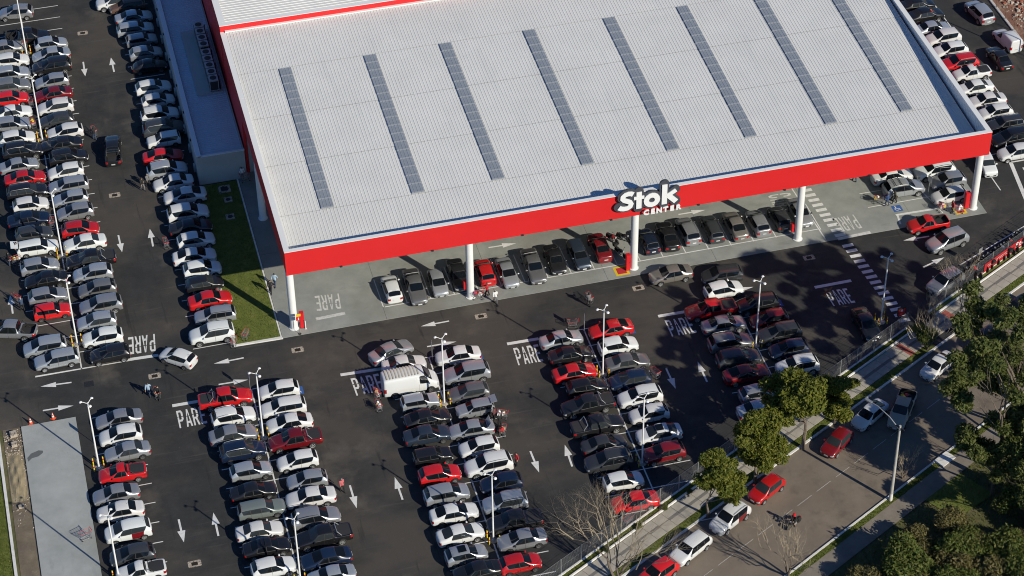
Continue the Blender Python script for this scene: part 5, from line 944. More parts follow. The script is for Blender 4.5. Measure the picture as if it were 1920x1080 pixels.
# open lids and doors
for frag,pn,dims,loc,rot in (('white boxy wagon,','open_tailgate',(.75,1.15,.05),(-2.25,0,1.42),(0,R(12),0)),('silver sedan, fifth from store lane, third lamp line from concrete strip, street','open_trunk_lid',(.62,1.15,.05),(-1.62,0,1.3),(0,R(60),0)),('silver boxy hatchback, fourth from store lane, third','open_tailgate',(.6,1.05,.05),(-1.75,0,1.5),(0,R(10),0)),('navy blue hatchback, fourth from store lane, fourth','open_door',(.95,.05,.62),(.62,1.22,.72),(0,0,R(-58))),('white hatchback, first from canopy corner','open_door',(.95,.05,.62),(.62,-1.2,.75),(0,0,R(58)))):
    for o in [q for q in bpy.data.objects if q.type=='EMPTY' and q.get('label','').startswith(frag)]:
        b_=next(c for c in o.children if c.name.startswith('body')); d=dims
        link(pn,MB().box(-d[0]/2,d[0]/2,-d[1]/2,d[1]/2,-d[2]/2,d[2]/2).mesh(pn,PM['W',1]),o,loc,rot,{0:b_.material_slots[0].material})
# ================================================================ lamp posts and bollards
LZ=8.1
pole=MB().tube([(0,0,0),(0,0,LZ*.5),(0,0,LZ)],[.085,.075,.06],10).mesh('pole',M['white_metal'],True)
plate_=MB(); plate_.box(-.22,.22,-.22,.22,0,.03); plate_=plate_.mesh('base_plate',M['galv'])
foot=MB().lathe([(.45,0),(.45,.05),(.38,.08)],14).mesh('footing',M['pit'])
armm=MB().tube([(0,0,0),(.35,0,.16),(.55,0,.2)],.03,6).mesh('arm',M['white_metal'],True)
headm=MB(); headm.lathe([(.02,.08),(.09,.065),(.15,-.0),(.15,-.03),(.05,-.05)],12); headm=headm.mesh('floodlight',M['white_metal'],True)
lens=MB().lathe([(.15,-.065),(.15,-.06)],12).mesh('lens',M['head'])
bolm=MB().lathe([(.06,0),(.06,.85),(.045,.88)],10).mesh('post',M['yellow_paint'],True); band=MB().lathe([(.063,.0),(.063,.16)],10).mesh('red_band',M['cart_red'],True)
LAMPS=[(-20.85,54.9,'first lamp post from the far end of the annexe lamp line'),(-20.75,37.9,'second lamp post from the far end of the annexe lamp line'),(-20.77,17.3,'lamp post midway along the annexe lamp line'),(-20.8,3.3,'lamp post at the cross lane end of the annexe lamp line'),(-20.76,-14.4,'white lamp post beside the bare concrete strip and red small pickup'),(-20.71,-28.8,'white lamp post beside the concrete strip and small white pickup'),
(-5.57,-14.5,'white three-armed lamp post between the navy crossover and dark red pickup'),(-5.56,-33.4,'white lamp post beside the black pickup on second lamp line'),(11.7,-14.3,'white lamp post beside the grey hatchback on the cargo van line'),(11.8,-32.7,'white lamp post beside the silver crossovers on the cargo van line'),(27.18,-14.4,'white lamp post between two red sedans on the fourth lamp line'),(27.26,-26.9,'white lamp post beside the dark red hatchback on fourth lamp line'),(42.58,-14.3,'white lamp post on the lamp line nearest the mesh fence'),(55.44,-14.3,'white lamp post standing beside the crosswalk and the gate'),(89.4,21.8,'lamp post on the kerb by the rubble lot')]
for i,(x,y,lab) in enumerate(LAMPS):
    e=empty('lamp_post',(x,y,0),random.uniform(0,.6),'tall '+lab,'lamp post','lamp posts of the parking lot')
    link('pole',pole,e); link('base_plate',plate_,e,(0,0,.08)); link('footing',foot,e)
    for k in range(3):
        a=link('arm',armm,e,(0,0,LZ-.12),(0,0,k*2*PI/3+.4)); h=link('floodlight',headm,a,(.62,0,.2),(0,R(14),0))
    if i<14:
        for dx,dy in ((-.42,.42),(.42,.42),(-.42,-.42),(.42,-.42)):
            b=empty('bollard',(x+dx*1.1,y+dy,0),0,('yellow bollard guarding the '+lab.replace('white ','').replace('three-armed ','')),'bollard','bollards round the lamp posts'); link('post',bolm,b); link('red_band',band,b,(0,0,.5))
# ---------------------------------------------------------------- parking signs and cones
def psign(x,y,z,rz,lab,h=2.3):
    e=empty('parking_sign',(x,y,z),rz,lab,'sign'); MB().tube([(0,0,0),(0,0,h)],.03,8).build('post',M['galv'],e); p=MB().box(-.025,-.0,-.28,.28,h-.75,h).build('plate',M['galv'],e); MB().box(-.031,-.026,-.25,.25,h-.72,h-.03).build('blue_face',M['blue_paint'],p); MB().box(-.035,-.032,-.1,.1,h-.55,h-.2).build('white_mark',M['paint'],p)
psign(11.97,-8.1,0,R(170),'blue parking sign on a thin post at the cargo van line end'); psign(27.1,-8.2,0,R(170),'blue parking sign on a thin post by the stray cart'); psign(-5.67,-7.9,0,R(5),'thin post parking sign at the red pickup row end'); psign(67.67,3.4,ZS,R(200),'blue parking sign under the canopy between crossovers'); psign(-20.73,-11.2,0,R(185),'thin post parking sign casting shadow on the concrete strip'); psign(68.0,-8.9,0,R(-60),'blue sign plate standing among the parked motorcycles')
for x,y,l in ((-26.25,-6.85,'orange and white traffic cone at the dirt side of the concrete strip'),(-24.15,-6.7,'orange and white traffic cone at the middle of the concrete strip end')):
    e=empty('traffic_cone',(x,y,0),random.random(),l,'cone'); MB().box(-.2,.2,-.2,.2,0,.05).build('base',M['cone'],e)
    prof=[(.15,.05),(.115,.22),(.11,.22),(.085,.38),(.08,.38),(.055,.54),(.05,.54),(.03,.72)]
    MB().lathe([(.16,.05),(.03,.74)],14).build('body',M['cone'],e,True); MB().lathe([(.128,.25),(.098,.40)],14).build('reflective_band',M['paint'],e,True); MB().lathe([(.075,.52),(.048,.65)],14).build('reflective_band',M['paint'],e,True)
# ---------------------------------------------------------------- mesh fence along the sidewalk
FH=1.9; wire=MB(); PLN=2.46
for k in range(13): z=.1+k*(FH-.15)/12; wire.tube([(0,0,z),(PLN,0,z)],.005 if k%6 else .011,4,False)
for k in range(25): x=k*PLN/25; wire.tube([(x,0,.08),(x,0,FH)],.0024,3,False)
wirem=wire.mesh('mesh_panel',M['galv']); postm=MB().box(-.03,.03,-.03,.03,-.05,FH+.1).mesh('fence_post',M['galv'])
def fence(s0,n,lab,d=-.55):
    q=SD(s0,d); e=empty('mesh_fence',(q[0],q[1],0),TH,lab,'fence')
    MB().box(-.05,n*PLN+.05,-.09,.09,-.06,.16).build('plinth',M['kerb_white'],e)
    for k in range(n+1):
        link('fence_post',postm,e,(k*PLN,0,.1))
        if k<n: link('mesh_panel',wirem,e,(k*PLN,0,.16))
    q=SD(s0,.18); MB().box(-.05,n*PLN+.05,-.75,-.62,-.06,.2).build('outer_kerb',M['kerb_white'],e,False)
fence(46.2-24*PLN,24,'galvanised mesh fence on a white plinth between lot and sidewalk'); fence(49.7,10,'galvanised mesh fence beside the motorcycles beyond the gate')
# lane-side fence by the rubble lot
e=empty('mesh_fence',(88.75,2,0.12),R(90),'rusty mesh fence between the side lane and the rubble lot','fence')
rust=mat('rusty_wire',(.16,.10,.07),.9)
for k in range(24):
    link('fence_post',postm,e,(k*PLN,0,0),(0,0,0),{0:rust}); link('mesh_panel',wirem,e,(k*PLN,0,0),(0,0,0),{0:rust})
# red banner on the fence
q=SD(58.2,-.3); e=empty('fence_banner',(q[0],q[1],.25),TH,'long red advertising banner tied to the mesh fence by motorcycles','banner')
b0=MB().box(0,7.5,.16,.18,-.05,1.0).build('banner_sheet',mat('banner_vinyl',(.36,.012,.016),.6),e)  # vinyl red darkened so the colour carries the tree shade
for k in range(2): MB().box(.5,4.0,.155-.0,.158,.4+k*.2,.44+k*.2).build('printed_line',M['paint_old'],b0)
for k in range(2): MB().box(.5,4.0,.182,.186,.62+k*.25,.68+k*.25).build('printed_line',M['paint_old'],b0)
for k,ch in enumerate('Stok'):
    me=text_mesh(ch,.9,.004,.02,'printed_letter'); me.materials.clear(); me.materials.append(M['letter']); link('printed_letter',me,b0,(5.3+k*.5,.15,.5),(R(90),0,0))
# gate sign totem
q=SD(45.6,-.9); e=empty('gate_sign',(q[0],q[1],0),TH+R(70),'black and red sign board on a post at the pedestrian gate','sign')
MB().tube([(0,0,0),(0,0,2.9)],.05,8).build('post',M['black'],e); MB().box(-.08,.08,-.42,.42,1.9,2.9).build('board',M['black'],e); MB().box(-.09,-.082,-.36,.36,2.0,2.75).build('red_face',M['hydrant'],e); MB().box(.082,.09,-.36,.36,2.0,2.75).build('red_face',M['hydrant'],e); MB().box(-.098,-.092,-.1,.16,2.45,2.7).build('white_mark',M['paint'],e)
# street light
q=SD(27.05,13.35); e=empty('street_light',(q[0],q[1],0),R(118),'tapered concrete street light pole with curved arm over the road','street light')
MB().tube([(0,0,-.1),(0,0,9.2)],[.17,.10],12).build('pole',M['pole_concrete'],e,True); MB().lathe([(.175,.1),(.168,.9)],14).build('painted_base',M['kerb_white'],e,True)
a=MB().tube([(0,0,8.7),(1.2,0,9.4),(2.6,0,9.75),(3.4,0,9.7)],[.05,.045,.04,.035],8).build('arm',M['galv'],e,True); h=MB(); h.box(3.3,4.0,-.13,.13,9.62,9.76); h.build('lamp_head',M['galv'],a)
MB().box(-.5,.5,-.05,.05,8.9,9.0).build('crossarm',M['dark_metal'],e)
# ---------------------------------------------------------------- shopping carts
def cart_meshes():
    b=MB(); T0,T1,B0,B1=(-.42,.46),(.5,.62),.0,0
    def rc(t): # rectangle at level t 0 bottom..1 top
        return (-.36-.08*t,.40+.12*t,.18+.07*t,.42+.48*t)
    nl=7
    for k in range(nl):
        x0,x1,hw,z=rc(k/(nl-1)); rr=.012 if k in(0,nl-1) else .006; xr=x0; b.tube([(xr,hw,z),(x1,hw*.82,z),(x1,-hw*.82,z),(xr,-hw,z),(xr,hw,z)],rr,4,False)
    for k in range(10):
        t=k/9
        for sg_ in(1,-1):
            a=rc(0);c=rc(1); b.tube([(a[0]+(a[1]-a[0])*t,sg_*a[2]*(1-.18*t),a[3]),(c[0]+(c[1]-c[0])*t,sg_*c[2]*(1-.18*t),c[3])],.005,3,False)
    for k in range(7):
        a=rc(0);c=rc(1);t=-1+2*k/6
        b.tube([(a[0],t*a[2],a[3]),(a[1],t*a[2]*.82,a[3])],.005,3,False); b.tube([(a[1],t*a[2]*.82,a[3]),(c[1],t*c[2]*.82,c[3])],.005,3,False); b.tube([(a[0],t*a[2],a[3]),(c[0],t*c[2],c[3])],.005,3,False)
    ch=MB()
    for sg_ in(1,-1): ch.tube([(-.46,sg_*.25,.9),(-.5,sg_*.22,.55),(-.42,sg_*.22,.16),(.45,sg_*.16,.16)],.014,5); ch.tube([(-.3,sg_*.2,.42),(-.2,sg_*.2,.16)],.012,5)
    ch.tube([(.45,.16,.16),(.45,-.16,.16)],.014,5); ch.tube([(-.42,.22,.16),(-.42,-.22,.16)],.014,5)
    h=MB(); h.tube([(-.56,.26,.98),(-.56,-.26,.98)],.028,8); h.tube([(-.46,.25,.9),(-.56,.26,.98)],.018,5); h.tube([(-.46,-.25,.9),(-.56,-.26,.98)],.018,5)
    r_=MB(); c=rc(1); r_.tube([(c[0],c[2],c[3]+.012),(c[1],c[2]*.82,c[3]+.012),(c[1],-c[2]*.82,c[3]+.012),(c[0],-c[2],c[3]+.012)],.016,5,False)
    wl=MB().lathe([(.06,-.018),(.06,.018)],10,'y')
    return b.mesh('basket',M['cart_wire']),ch.mesh('chassis',M['cart_wire']),h.mesh('handle',M['cart_red']),r_.mesh('rim_guard',M['cart_red']),wl.mesh('castor',M['rubber'])
CM=cart_meshes()
CLAB=['empty shopping cart at the foot of the far lamp post','shopping cart between red and white cars on annexe lamp line','loaded shopping cart left beside the white sedan on lamp line','shopping cart between the navy sedan and red hatchback','shopping cart standing alone beside the up arrow by the annexe row','red-trimmed cart behind the open white boxy wagon','shopping cart beside the up arrow and the red boxy hatchback','full shopping cart pushed across the lane by two shoppers','shopping cart at the lawn corner on the asphalt','shopping cart standing on the lawn corner','full shopping cart beside the stop lettering near the van','full shopping cart behind another one near the cargo van','shopping cart lying ahead of the silver sedan by the sign','shopping cart behind the navy hatchback on the fourth lamp line','wire shopping cart alone on the bare concrete strip','shopping cart by the mesh fence under the bare tree','shopping cart beside the second canopy column','shopping cart behind the silver cars at the busy trunk','shopping cart pushed by the shopper in blue under the canopy','red loaded cart before the white hatchback under the canopy end','red loaded cart on the yellow panel by the last column','shopping cart pushed up the store lane by dark-dressed shopper','shopping cart with red load beside the white hatchback rear','cart pushed along the annexe aisle by a walker','shopping cart parked at the annexe end wall']
CROT=[80,90,100,80,95,20,120,100,70,60,100,95,170,110,200,30,170,150,160,10,-10,95,60,100,10]
LOADED={2,5,7,10,11,16,17,19,20,22,18,6}
BAGC=[mat('bag_white',(.7,.7,.68),.6),mat('bag_red',(.5,.03,.03),.6),mat('box_tan',(.42,.29,.16),.8),mat('pack_blue',(.05,.12,.35),.5),mat('pack_yellow',(.6,.45,.05),.5)]
def zat(x,y):
    if -1.2<y<26 and -1.3<x<72.2: return ZS
    if -6<x<-1.4 and -1<y<25: return .09
    if -27.1<x<-22.1 and y<-7.2: return .09
    d=(Vector((x,y))-O2).dot(NV); return -.05 if 3.3<d<12.9 else 0
for i,(x,y) in enumerate(CARTS_AT):
    rz=R(CROT[i]); z=zat(x,y); e=empty('shopping_cart',(x,y,z),rz,CLAB[i],'shopping cart','shopping carts'); link('basket',CM[0],e); link('chassis',CM[1],e); link('handle',CM[2],e); link('rim_guard',CM[3],e)
    for sx,sy in ((-.4,.2),(-.4,-.2),(.42,.15),(.42,-.15)): link('castor',CM[4],e,(sx,sy,.06))
    if i in LOADED:
        for k in range(5):
            lx=random.uniform(-.28,.36); ly=random.uniform(-.12,.12); s=random.uniform(.11,.17); hz=random.uniform(.2,.42); m=MB()
            m.add([(-s,-s*.8,0),(s,-s*.8,0),(s,s*.8,0),(-s,s*.8,0),(-s*1.05,-s*.85,hz*.6),(s*1.05,-s*.85,hz*.6),(s*1.05,s*.85,hz*.6),(-s*1.05,s*.85,hz*.6),(-s*.5,-s*.3,hz),(s*.5,-s*.3,hz),(s*.5,s*.3,hz),(-s*.5,s*.3,hz)],[(0,3,2,1),(0,1,5,4),(1,2,6,5),(2,3,7,6),(3,0,4,7),(4,5,9,8),(5,6,10,9),(6,7,11,10),(7,4,8,11),(8,9,10,11)])
            p=Matrix.Rotation(rz,3,'Z')@Vector((lx,ly,0)); o=m.build('grocery_bag',random.choice([BAGC[0]]*3+BAGC[1:]),None,False,(x+p.x,y+p.y,z+.45+random.uniform(0,.22)),random.uniform(0,3)); tag(o,'groceries in the '+CLAB[i],'bag','groceries in the carts')
# ---------------------------------------------------------------- motorcycles
def moto_meshes():
    d={}
    d['wheel']=MB().lathe([(.2,-.04),(.28,-.05),(.3,0),(.28,.05),(.2,.04)],18,'y').mesh('wheel',M['rubber'],True)
    rm=MB(); rm.lathe([(.2,-.03),(.2,.03)],18,'y'); d['rim']=rm.mesh('rim',M['rim_steel'])
    f=MB(); f.tube([(.45,0,.82),(.1,0,.5),(-.3,0,.45),(-.62,0,.32)],.035,6)
    for s in(1,-1): f.tube([(.62,s*.09,.3),(.42,s*.09,.85)],.028,6); f.tube([(-.62,s*.1,.3),(-.1,s*.1,.38)],.025,6); f.tube([(-.55,s*.1,.34),(-.5,s*.12,.66)],.025,6)
    d['frame']=f.mesh('frame',M['dark_metal'],True)
    e=MB(); e.box(-.2,.22,-.14,.14,.25,.52); e.lathe([(.1,-.18),(.1,.18)],10,'y',(.02,0,.36)); d['engine']=e.mesh('engine',M['galv'])
    t=MB(); t.lathe([(.05,-.28),(.14,-.2),(.17,.02),(.15,.16),(.05,.24)],12,'x',(.2,0,.76)); d['tank']=t.mesh('fuel_tank',M['hydrant'],True)
    s=MB(); s.add([(-.05,.12,.74),(-.05,-.12,.74),(-.62,-.1,.82),(-.62,.1,.82),(-.05,.14,.64),(-.05,-.14,.64),(-.66,-.1,.7),(-.66,.1,.7)],[(0,1,2,3),(4,7,6,5),(0,4,5,1),(1,5,6,2),(2,6,7,3),(3,7,4,0)]); d['seat']=s.mesh('seat',M['black'])
    h=MB(); h.tube([(.3,.36,1.02),(.4,.15,1.0),(.42,0,.95),(.4,-.15,1.0),(.3,-.36,1.02)],.018,6); 
    for q in(1,-1): h.tube([(.36,q*.26,1.02),(.42,q*.32,1.18)],.01,5); h.lathe([(.05,-.012),(.05,.012)],10,'x',(.42,q*.33,1.2))
    d['bar']=h.mesh('handlebar',M['dark_metal'],True)
    l=MB(); l.lathe([(.06,-.08),(.1,0),(.095,.03)],12,'x',(.55,0,.88)); d['lamp']=l.mesh('headlight',M['head'],True)
    x=MB(); x.tube([(.2,-.14,.3),(-.1,-.17,.24),(-.75,-.19,.36)],[.025,.03,.05],8); d['ex']=x.mesh('exhaust',M['chrome'],True)
    g=MB()
    for cx in(.66,-.66): 
        for k in range(6):
            a0,a1=R(40+k*18),R(40+(k+1)*18); rr=.34; g.add([(cx+rr*math.cos(a0),.06,.3+rr*math.sin(a0)),(cx+rr*math.cos(a0),-.06,.3+rr*math.sin(a0)),(cx+rr*math.cos(a1),-.06,.3+rr*math.sin(a1)),(cx+rr*math.cos(a1),.06,.3+rr*math.sin(a1))],[(0,1,2,3)])
    d['guard']=g.mesh('mudguard',M['black'])
    b=MB(); b.box(-.95,-.6,-.2,.2,.84,1.2); d['box']=b.mesh('top_box',M['black'])
    tl=MB(); tl.box(-.8,-.72,-.08,.08,.66,.74); d['tl']=tl.mesh('tail_light',M['tail']); return d
MO=moto_meshes(); MCOL=[M['black'],M['hydrant'],M['black'],M['dark_metal'],PM['B',1],M['black'],PM['S',1]]
def moto(x,y,z,rz,lab,grp,i,lean=True):
    e=empty('motorcycle',(x,y,z),rz,lab,'motorcycle',grp); e.rotation_euler=(R(8) if lean else 0,0,rz)
    for wx in(.66,-.66): w_=link('wheel',MO['wheel'],e,(wx,0,.3)); link('rim',MO['rim'],w_)
    for k in('frame','engine','seat','bar','lamp','ex','guard','tl'): link({'bar':'handlebar','lamp':'headlight','ex':'exhaust','guard':'mudguard','tl':'tail_light'}.get(k,k),MO[k],e)
    link('fuel_tank',MO['tank'],e,(0,0,0),(0,0,0),{0:MCOL[i%7]})
    if i%3==0: link('top_box',MO['box'],e)
ORDN='first second third fourth fifth sixth seventh eighth ninth tenth eleventh twelfth'.split()
for i,(x,y) in enumerate(MOTO_AT): moto(x,y,0,R(118+random.uniform(-10,10)),'parked motorcycle, %s along the fence from the parked silver crossover'%ORDN[i],'motorcycles along the fence',i)
for i,(x,y) in enumerate(CANOPY_MOTO): moto(x,y,ZS,R([-62,-50,-68][i]),['black motorcycle beside the dark red sedan under the canopy','brown-wheeled motorcycle behind the store sign column','dark motorcycle close to the tall red cabinet below the sign'][i],'motorcycles under the canopy',i+1)
moto(37.9,-38.0,-.05,R(209),'dark motorcycle ridden down the street by a red-helmeted rider',None,2,False)
# sign board, dog
# ================================================================ people
def person_mesh(pose):
    """one skinned body; joints in metres, facing +x"""
    V={};E=[]
    def J(n,p,r,par=None): V[n]=(p,r); 
    sit=pose=='ride'; hz=.92 if not sit else .82
    J('pelvis',(0,0,hz),.135); J('waist',(.0 if not sit else .05,0,hz+.2),.12); J('chest',(.02 if not sit else .12,0,hz+.42),.145); J('neck',(.02 if not sit else .17,0,hz+.56),.06); J('head',(.04 if not sit else .2,0,hz+.66),.085); J('crown',(.035 if not sit else .2,0,hz+.78),.085); J('nose',(.135 if not sit else .3,0,hz+.665),.018)
    E+=[('pelvis','waist'),('waist','chest'),('chest','neck'),('neck','head'),('head','crown'),('head','nose')]
    for s,sg in(('l',1),('r',-1)):
        st={'walk':.24*sg,'stand':.04*sg,'push':.2*sg,'ride':0}[pose]
        cx=V['chest'][0][0]
        if sit:
            J('hip'+s,(.0,.12*sg,hz),.09); J('knee'+s,(.42,.2*sg,hz-.12),.065); J('ankle'+s,(.18,.2*sg,hz-.52),.045); J('toe'+s,(.4,.2*sg,hz-.56),.04)
        else:
            J('hip'+s,(0,.1*sg,hz-.04),.095); J('knee'+s,(st*.6+.05,.1*sg,.5),.065); J('ankle'+s,(st*.9-.02,.1*sg,.09),.045); J('toe'+s,(st*.9+.17,.11*sg,.035),.035)
        J('sh'+s,(cx,.19*sg,hz+.48),.062)
        if pose=='push' or sit: J('el'+s,(cx+.16,.24*sg,hz+.22),.047); J('wr'+s,(cx+.42,.2*sg,hz+.18),.034)
        elif pose=='walk': J('el'+s,(cx-.14*sg-.02,.25*sg,hz+.2),.047); J('wr'+s,(cx-.18*sg+.08,.26*sg,hz-.02),.034)
        else: J('el'+s,(cx-.04,.25*sg,hz+.19),.047); J('wr'+s,(cx+.06,.25*sg,hz-.05),.034)
        w_=Vector(V['wr'+s][0]); d=(w_-Vector(V['el'+s][0])).normalized(); J('palm'+s,tuple(w_+d*.07),.036); side=Vector((0,1,0)); side=(side-d*side.dot(d)).normalized()
        if abs(d.z)>.6: side=Vector((1,0,0)); side=(side-d*side.dot(d)).normalized()
        nrm=d.cross(side)
        E+=[('pelvis','hip'+s),('hip'+s,'knee'+s),('knee'+s,'ankle'+s),('ankle'+s,'toe'+s),('chest','sh'+s),('sh'+s,'el'+s),('el'+s,'wr'+s),('wr'+s,'palm'+s)]
        for k in range(4):
            o=side*(.028-.019*k); l=(.07,.08,.075,.055)[k]; J(f'f{k}a{s}',tuple(w_+d*(.07+l*.5)+o*1.2+nrm*.004),.0095); J(f'f{k}b{s}',tuple(w_+d*(.07+l)+o*1.25+nrm*.03),.008); E+=[('palm'+s,f'f{k}a{s}'),(f'f{k}a{s}',f'f{k}b{s}')]
        J('th'+s,tuple(w_+d*.07+side*.055+nrm*.02),.0105); E+=[('palm'+s,'th'+s)]
    names=list(V); me=bpy.data.meshes.new('body'); me.from_pydata([V[n][0] for n in names],[(names.index(a),names.index(b)) for a,b in E],[])
    o=bpy.data.objects.new('tmp',me); COL.objects.link(o); sk=o.modifiers.new('k','SKIN'); sk.use_smooth_shade=True
    for i,n in enumerate(names):
        r=V[n][1]; me.skin_vertices[0].data[i].radius=(r*(1.25 if n in('chest','waist','pelvis') else 1),r*(.85 if n in('chest','waist') else 1)); me.skin_vertices[0].data[i].use_root=(n=='pelvis')
    ss=o.modifiers.new('s','SUBSURF'); ss.levels=1; ss.render_levels=1
    body=to_mesh_eval(o); bpy.data.objects.remove(o); body.materials.clear(); body.materials.append(SKIN[0])
    def piece(name,test,infl):
        b=bmesh.new(); b.from_mesh(body); bmesh.ops.delete(b,geom=[f for f in b.faces if not test(f.calc_center_median())],context='FACES')
        for v in b.verts: v.normal_update()
        for v in b.verts: v.co+=v.normal*infl
        m_=bpy.data.meshes.new(name); b.to_mesh(m_); b.free(); m_.materials.append(M['black']); return m_
    def arm(c): return abs(c.y)>.17 and c.z<hz+.52
    wr=[Vector(V['wr'+s][0]) for s in 'lr']
    parts={'shirt':piece('shirt',lambda c:(hz-.06<c.z<hz+.555 and (abs(c.y)<.2 or True)) and min((c-q).length for q in wr)>.07 and not(arm(c) and c.z<hz-.0 and False) and not (sit and c.z<hz+.02) and not (c.z<hz+.1 and abs(c.y)>.2 and min((c-q).length for q in wr)<.13),.014),
      'trousers':piece('trousers',lambda c:.1<c.z<hz+.06 and min((c-q).length for q in wr)>.17 and (abs(c.y)<.24),.012),
      'shoes':piece('shoes',lambda c:c.z<(.12 if not sit else .34) and (not sit or c.z<.34),.012),
      'hair':piece('hair',lambda c:c.z>hz+.70 or (c.z>hz+.6 and c.x<V['head'][0][0]-.03),.012)}
    return body,parts
SKIN=[mat('skin_light',(.45,.28,.20),.55),mat('skin_tan',(.32,.19,.12),.55),mat('skin_dark',(.16,.09,.055),.55)]
CLOTH={k:mat('cloth_'+k,c,.85) for k,c in dict(black=(.015,.015,.017),white=(.7,.7,.69),red=(.45,.02,.03),pink=(.5,.12,.13),blue=(.03,.08,.25),denim=(.04,.065,.12),grey=(.15,.15,.16),brown=(.10,.06,.04),olive=(.09,.085,.05),lightblue=(.3,.42,.55),plaid=(.16,.05,.05),cap=(.1,.1,.11)).items()}
HAIR=[mat('hair_dark',(.012,.009,.007),.6),mat('hair_brown',(.06,.035,.02),.6),mat('hair_grey',(.3,.29,.28),.6)]
POSES={p:person_mesh(p) for p in('stand','walk','push','ride')}
eye=MB().lathe([(.004,-.01),(.011,0),(.004,.01)],6,'x').mesh('eye',M['black'])
def person(x,y,z,rz,pose,shirt,trou,lab,hair=0,skin=0,grp=None,sc=1.,helmet=None):
    body,parts=POSES[pose]; b=link('person',body,None,(x,y,z),(0,0,rz),{0:SKIN[skin]}); b.scale=(sc,)*3; tag(b,lab,'person',grp)
    for k,me in parts.items():
        m_={'shirt':CLOTH[shirt],'trousers':CLOTH[trou],'shoes':CLOTH['black'],'hair':HAIR[hair]}[k]; link(k,me,b,(0,0,0),(0,0,0),{0:m_})
    hz=.92 if pose!='ride' else .82; hx=.04 if pose!='ride' else .2
    for s in(1,-1): link('eye',eye,b,(hx+.078,s*.032,hz+.69))
    if helmet: h=MB().lathe([(.03,hz+.86),(.12,hz+.82),(.15,hz+.72),(.14,hz+.6),(.10,hz+.575)],14,'z',(hx,0,0)); h.build('helmet',helmet,b,True)
    return b
PA=PEOPLE_AT
PP=[('a','push',100,'black','denim','person in black pushing a cart up the annexe aisle'),('b','walk',-60,'black','grey','bareheaded person in black walking beside a companion in the annexe aisle'),('c','walk',-50,'grey','black','person in grey walking beside the annexe row cars'),('d','stand',20,'black','denim','person in black loading the white boxy wagon'),('e','stand',-40,'grey','black','person bending near the open white boxy wagon'),('f','push',125,'denim','black','person in dark blue pushing a cart past the red boxy hatchback'),('h','push',-110,'black','black','person in black pushing a full cart across the lane'),('i','walk',-100,'lightblue','denim','person in pale blue carrying bags across the lane'),('j','walk',-120,'lightblue','denim','person in light blue jacket walking on the slab beside the lawn'),('k','walk',-110,'black','black','person in black walking along the lawn kerb'),('l','push',160,'red','black','person in red and black with a cart beside the second column'),('m','walk',-90,'white','grey','person in white walking off the slab by the second column'),('n','push',95,'grey','black','person in grey pushing a cart up the store lane'),('o','stand',110,'plaid','denim','person in dark plaid standing at the white cargo van door'),('p','walk',-70,'pink','black','person in pink top walking down the aisle past the arrow'),('q','stand',200,'red','black','person in bright red behind the white crossover with rails'),('r','stand',150,'plaid','black','person in maroon loading the open silver sedan'),('s','stand',100,'black','black','person in black beside the busy silver sedan rear'),('t','stand',200,'red','denim','small person in red behind the white hatchback'),('u','push',150,'blue','denim','person in blue pushing a cart towards the canopy'),('v','walk',160,'olive','black','person in olive coat walking with the blue-dressed shopper'),('w','stand',60,'black','black','person in black at the silver crossover tailgate'),('x','stand',180,'red','black','person in red bending over carts by the last column'),('y','walk',90,'denim','denim','person half hidden behind the red fascia edge'),('z','stand',200,'red','red','person in red beside the black sedans by the side wall'),('z2','stand',-90,'white','grey','person at the annexe end wall corner')]
for i,(k,po,rz,sh,tr,lab) in enumerate(PP):
    x,y=PA[k]; person(x,y,zat(x,y),R(rz),po,sh,tr,lab,i%3 if i%4 else 0,i%3,'shoppers in the lot',.97+.06*random.random() if k!='t' else .72)
person(37.98,-37.97,-.06,R(209),'ride','black','black','rider in black with a red helmet on the street motorcycle',0,0,None,1,M['hydrant'])
# brown dog on the stop lettering
def dog():
    P_=[((0,0,.42),.12),((-.3,0,.42),.10),((.22,0,.45),.11),((.36,0,.56),.065),((.46,0,.63),.07),((.58,0,.6),.035),((-.42,0,.48),.03),((-.6,0,.58),.018)]; E=[(0,1),(0,2),(2,3),(3,4),(4,5),(1,6),(6,7)]
    for s in(1,-1):
        n=len(P_); P_+=[((.22,s*.07,.34),.06),((.2,s*.07,.2),.032),((.22,s*.07,.04),.025),((.27,s*.07,.02),.025)]; E+=[(2,n),(n,n+1),(n+1,n+2),(n+2,n+3)]
        n=len(P_); P_+=[((-.27,s*.07,.32),.07),((-.36,s*.07,.17),.03),((-.32,s*.07,.04),.025),((-.27,s*.07,.02),.025)]; E+=[(1,n),(n,n+1),(n+1,n+2),(n+2,n+3)]
        n=len(P_); P_+=[((.43,s*.06,.72),.022)]; E+=[(4,n)]
    me=bpy.data.meshes.new('dog'); me.from_pydata([p for p,r in P_],E and [tuple(e) for e in E],[]); o=bpy.data.objects.new('tmp',me); COL.objects.link(o); o.modifiers.new('k','SKIN').use_smooth_shade=True
    for i,(p,r) in enumerate(P_): me.skin_vertices[0].data[i].radius=(r,r); me.skin_vertices[0].data[i].use_root=i==0
    o.modifiers.new('s','SUBSURF').levels=1; m_=to_mesh_eval(o); bpy.data.objects.remove(o); m_.materials.clear(); m_.materials.append(mat('dog_fur',(.22,.09,.045),.9)); return m_
tag(link('dog',dog(),None,(51.9,-9.0,0),(0,0,R(20))),'brown dog standing on the white stop lettering near the crosswalk','dog')
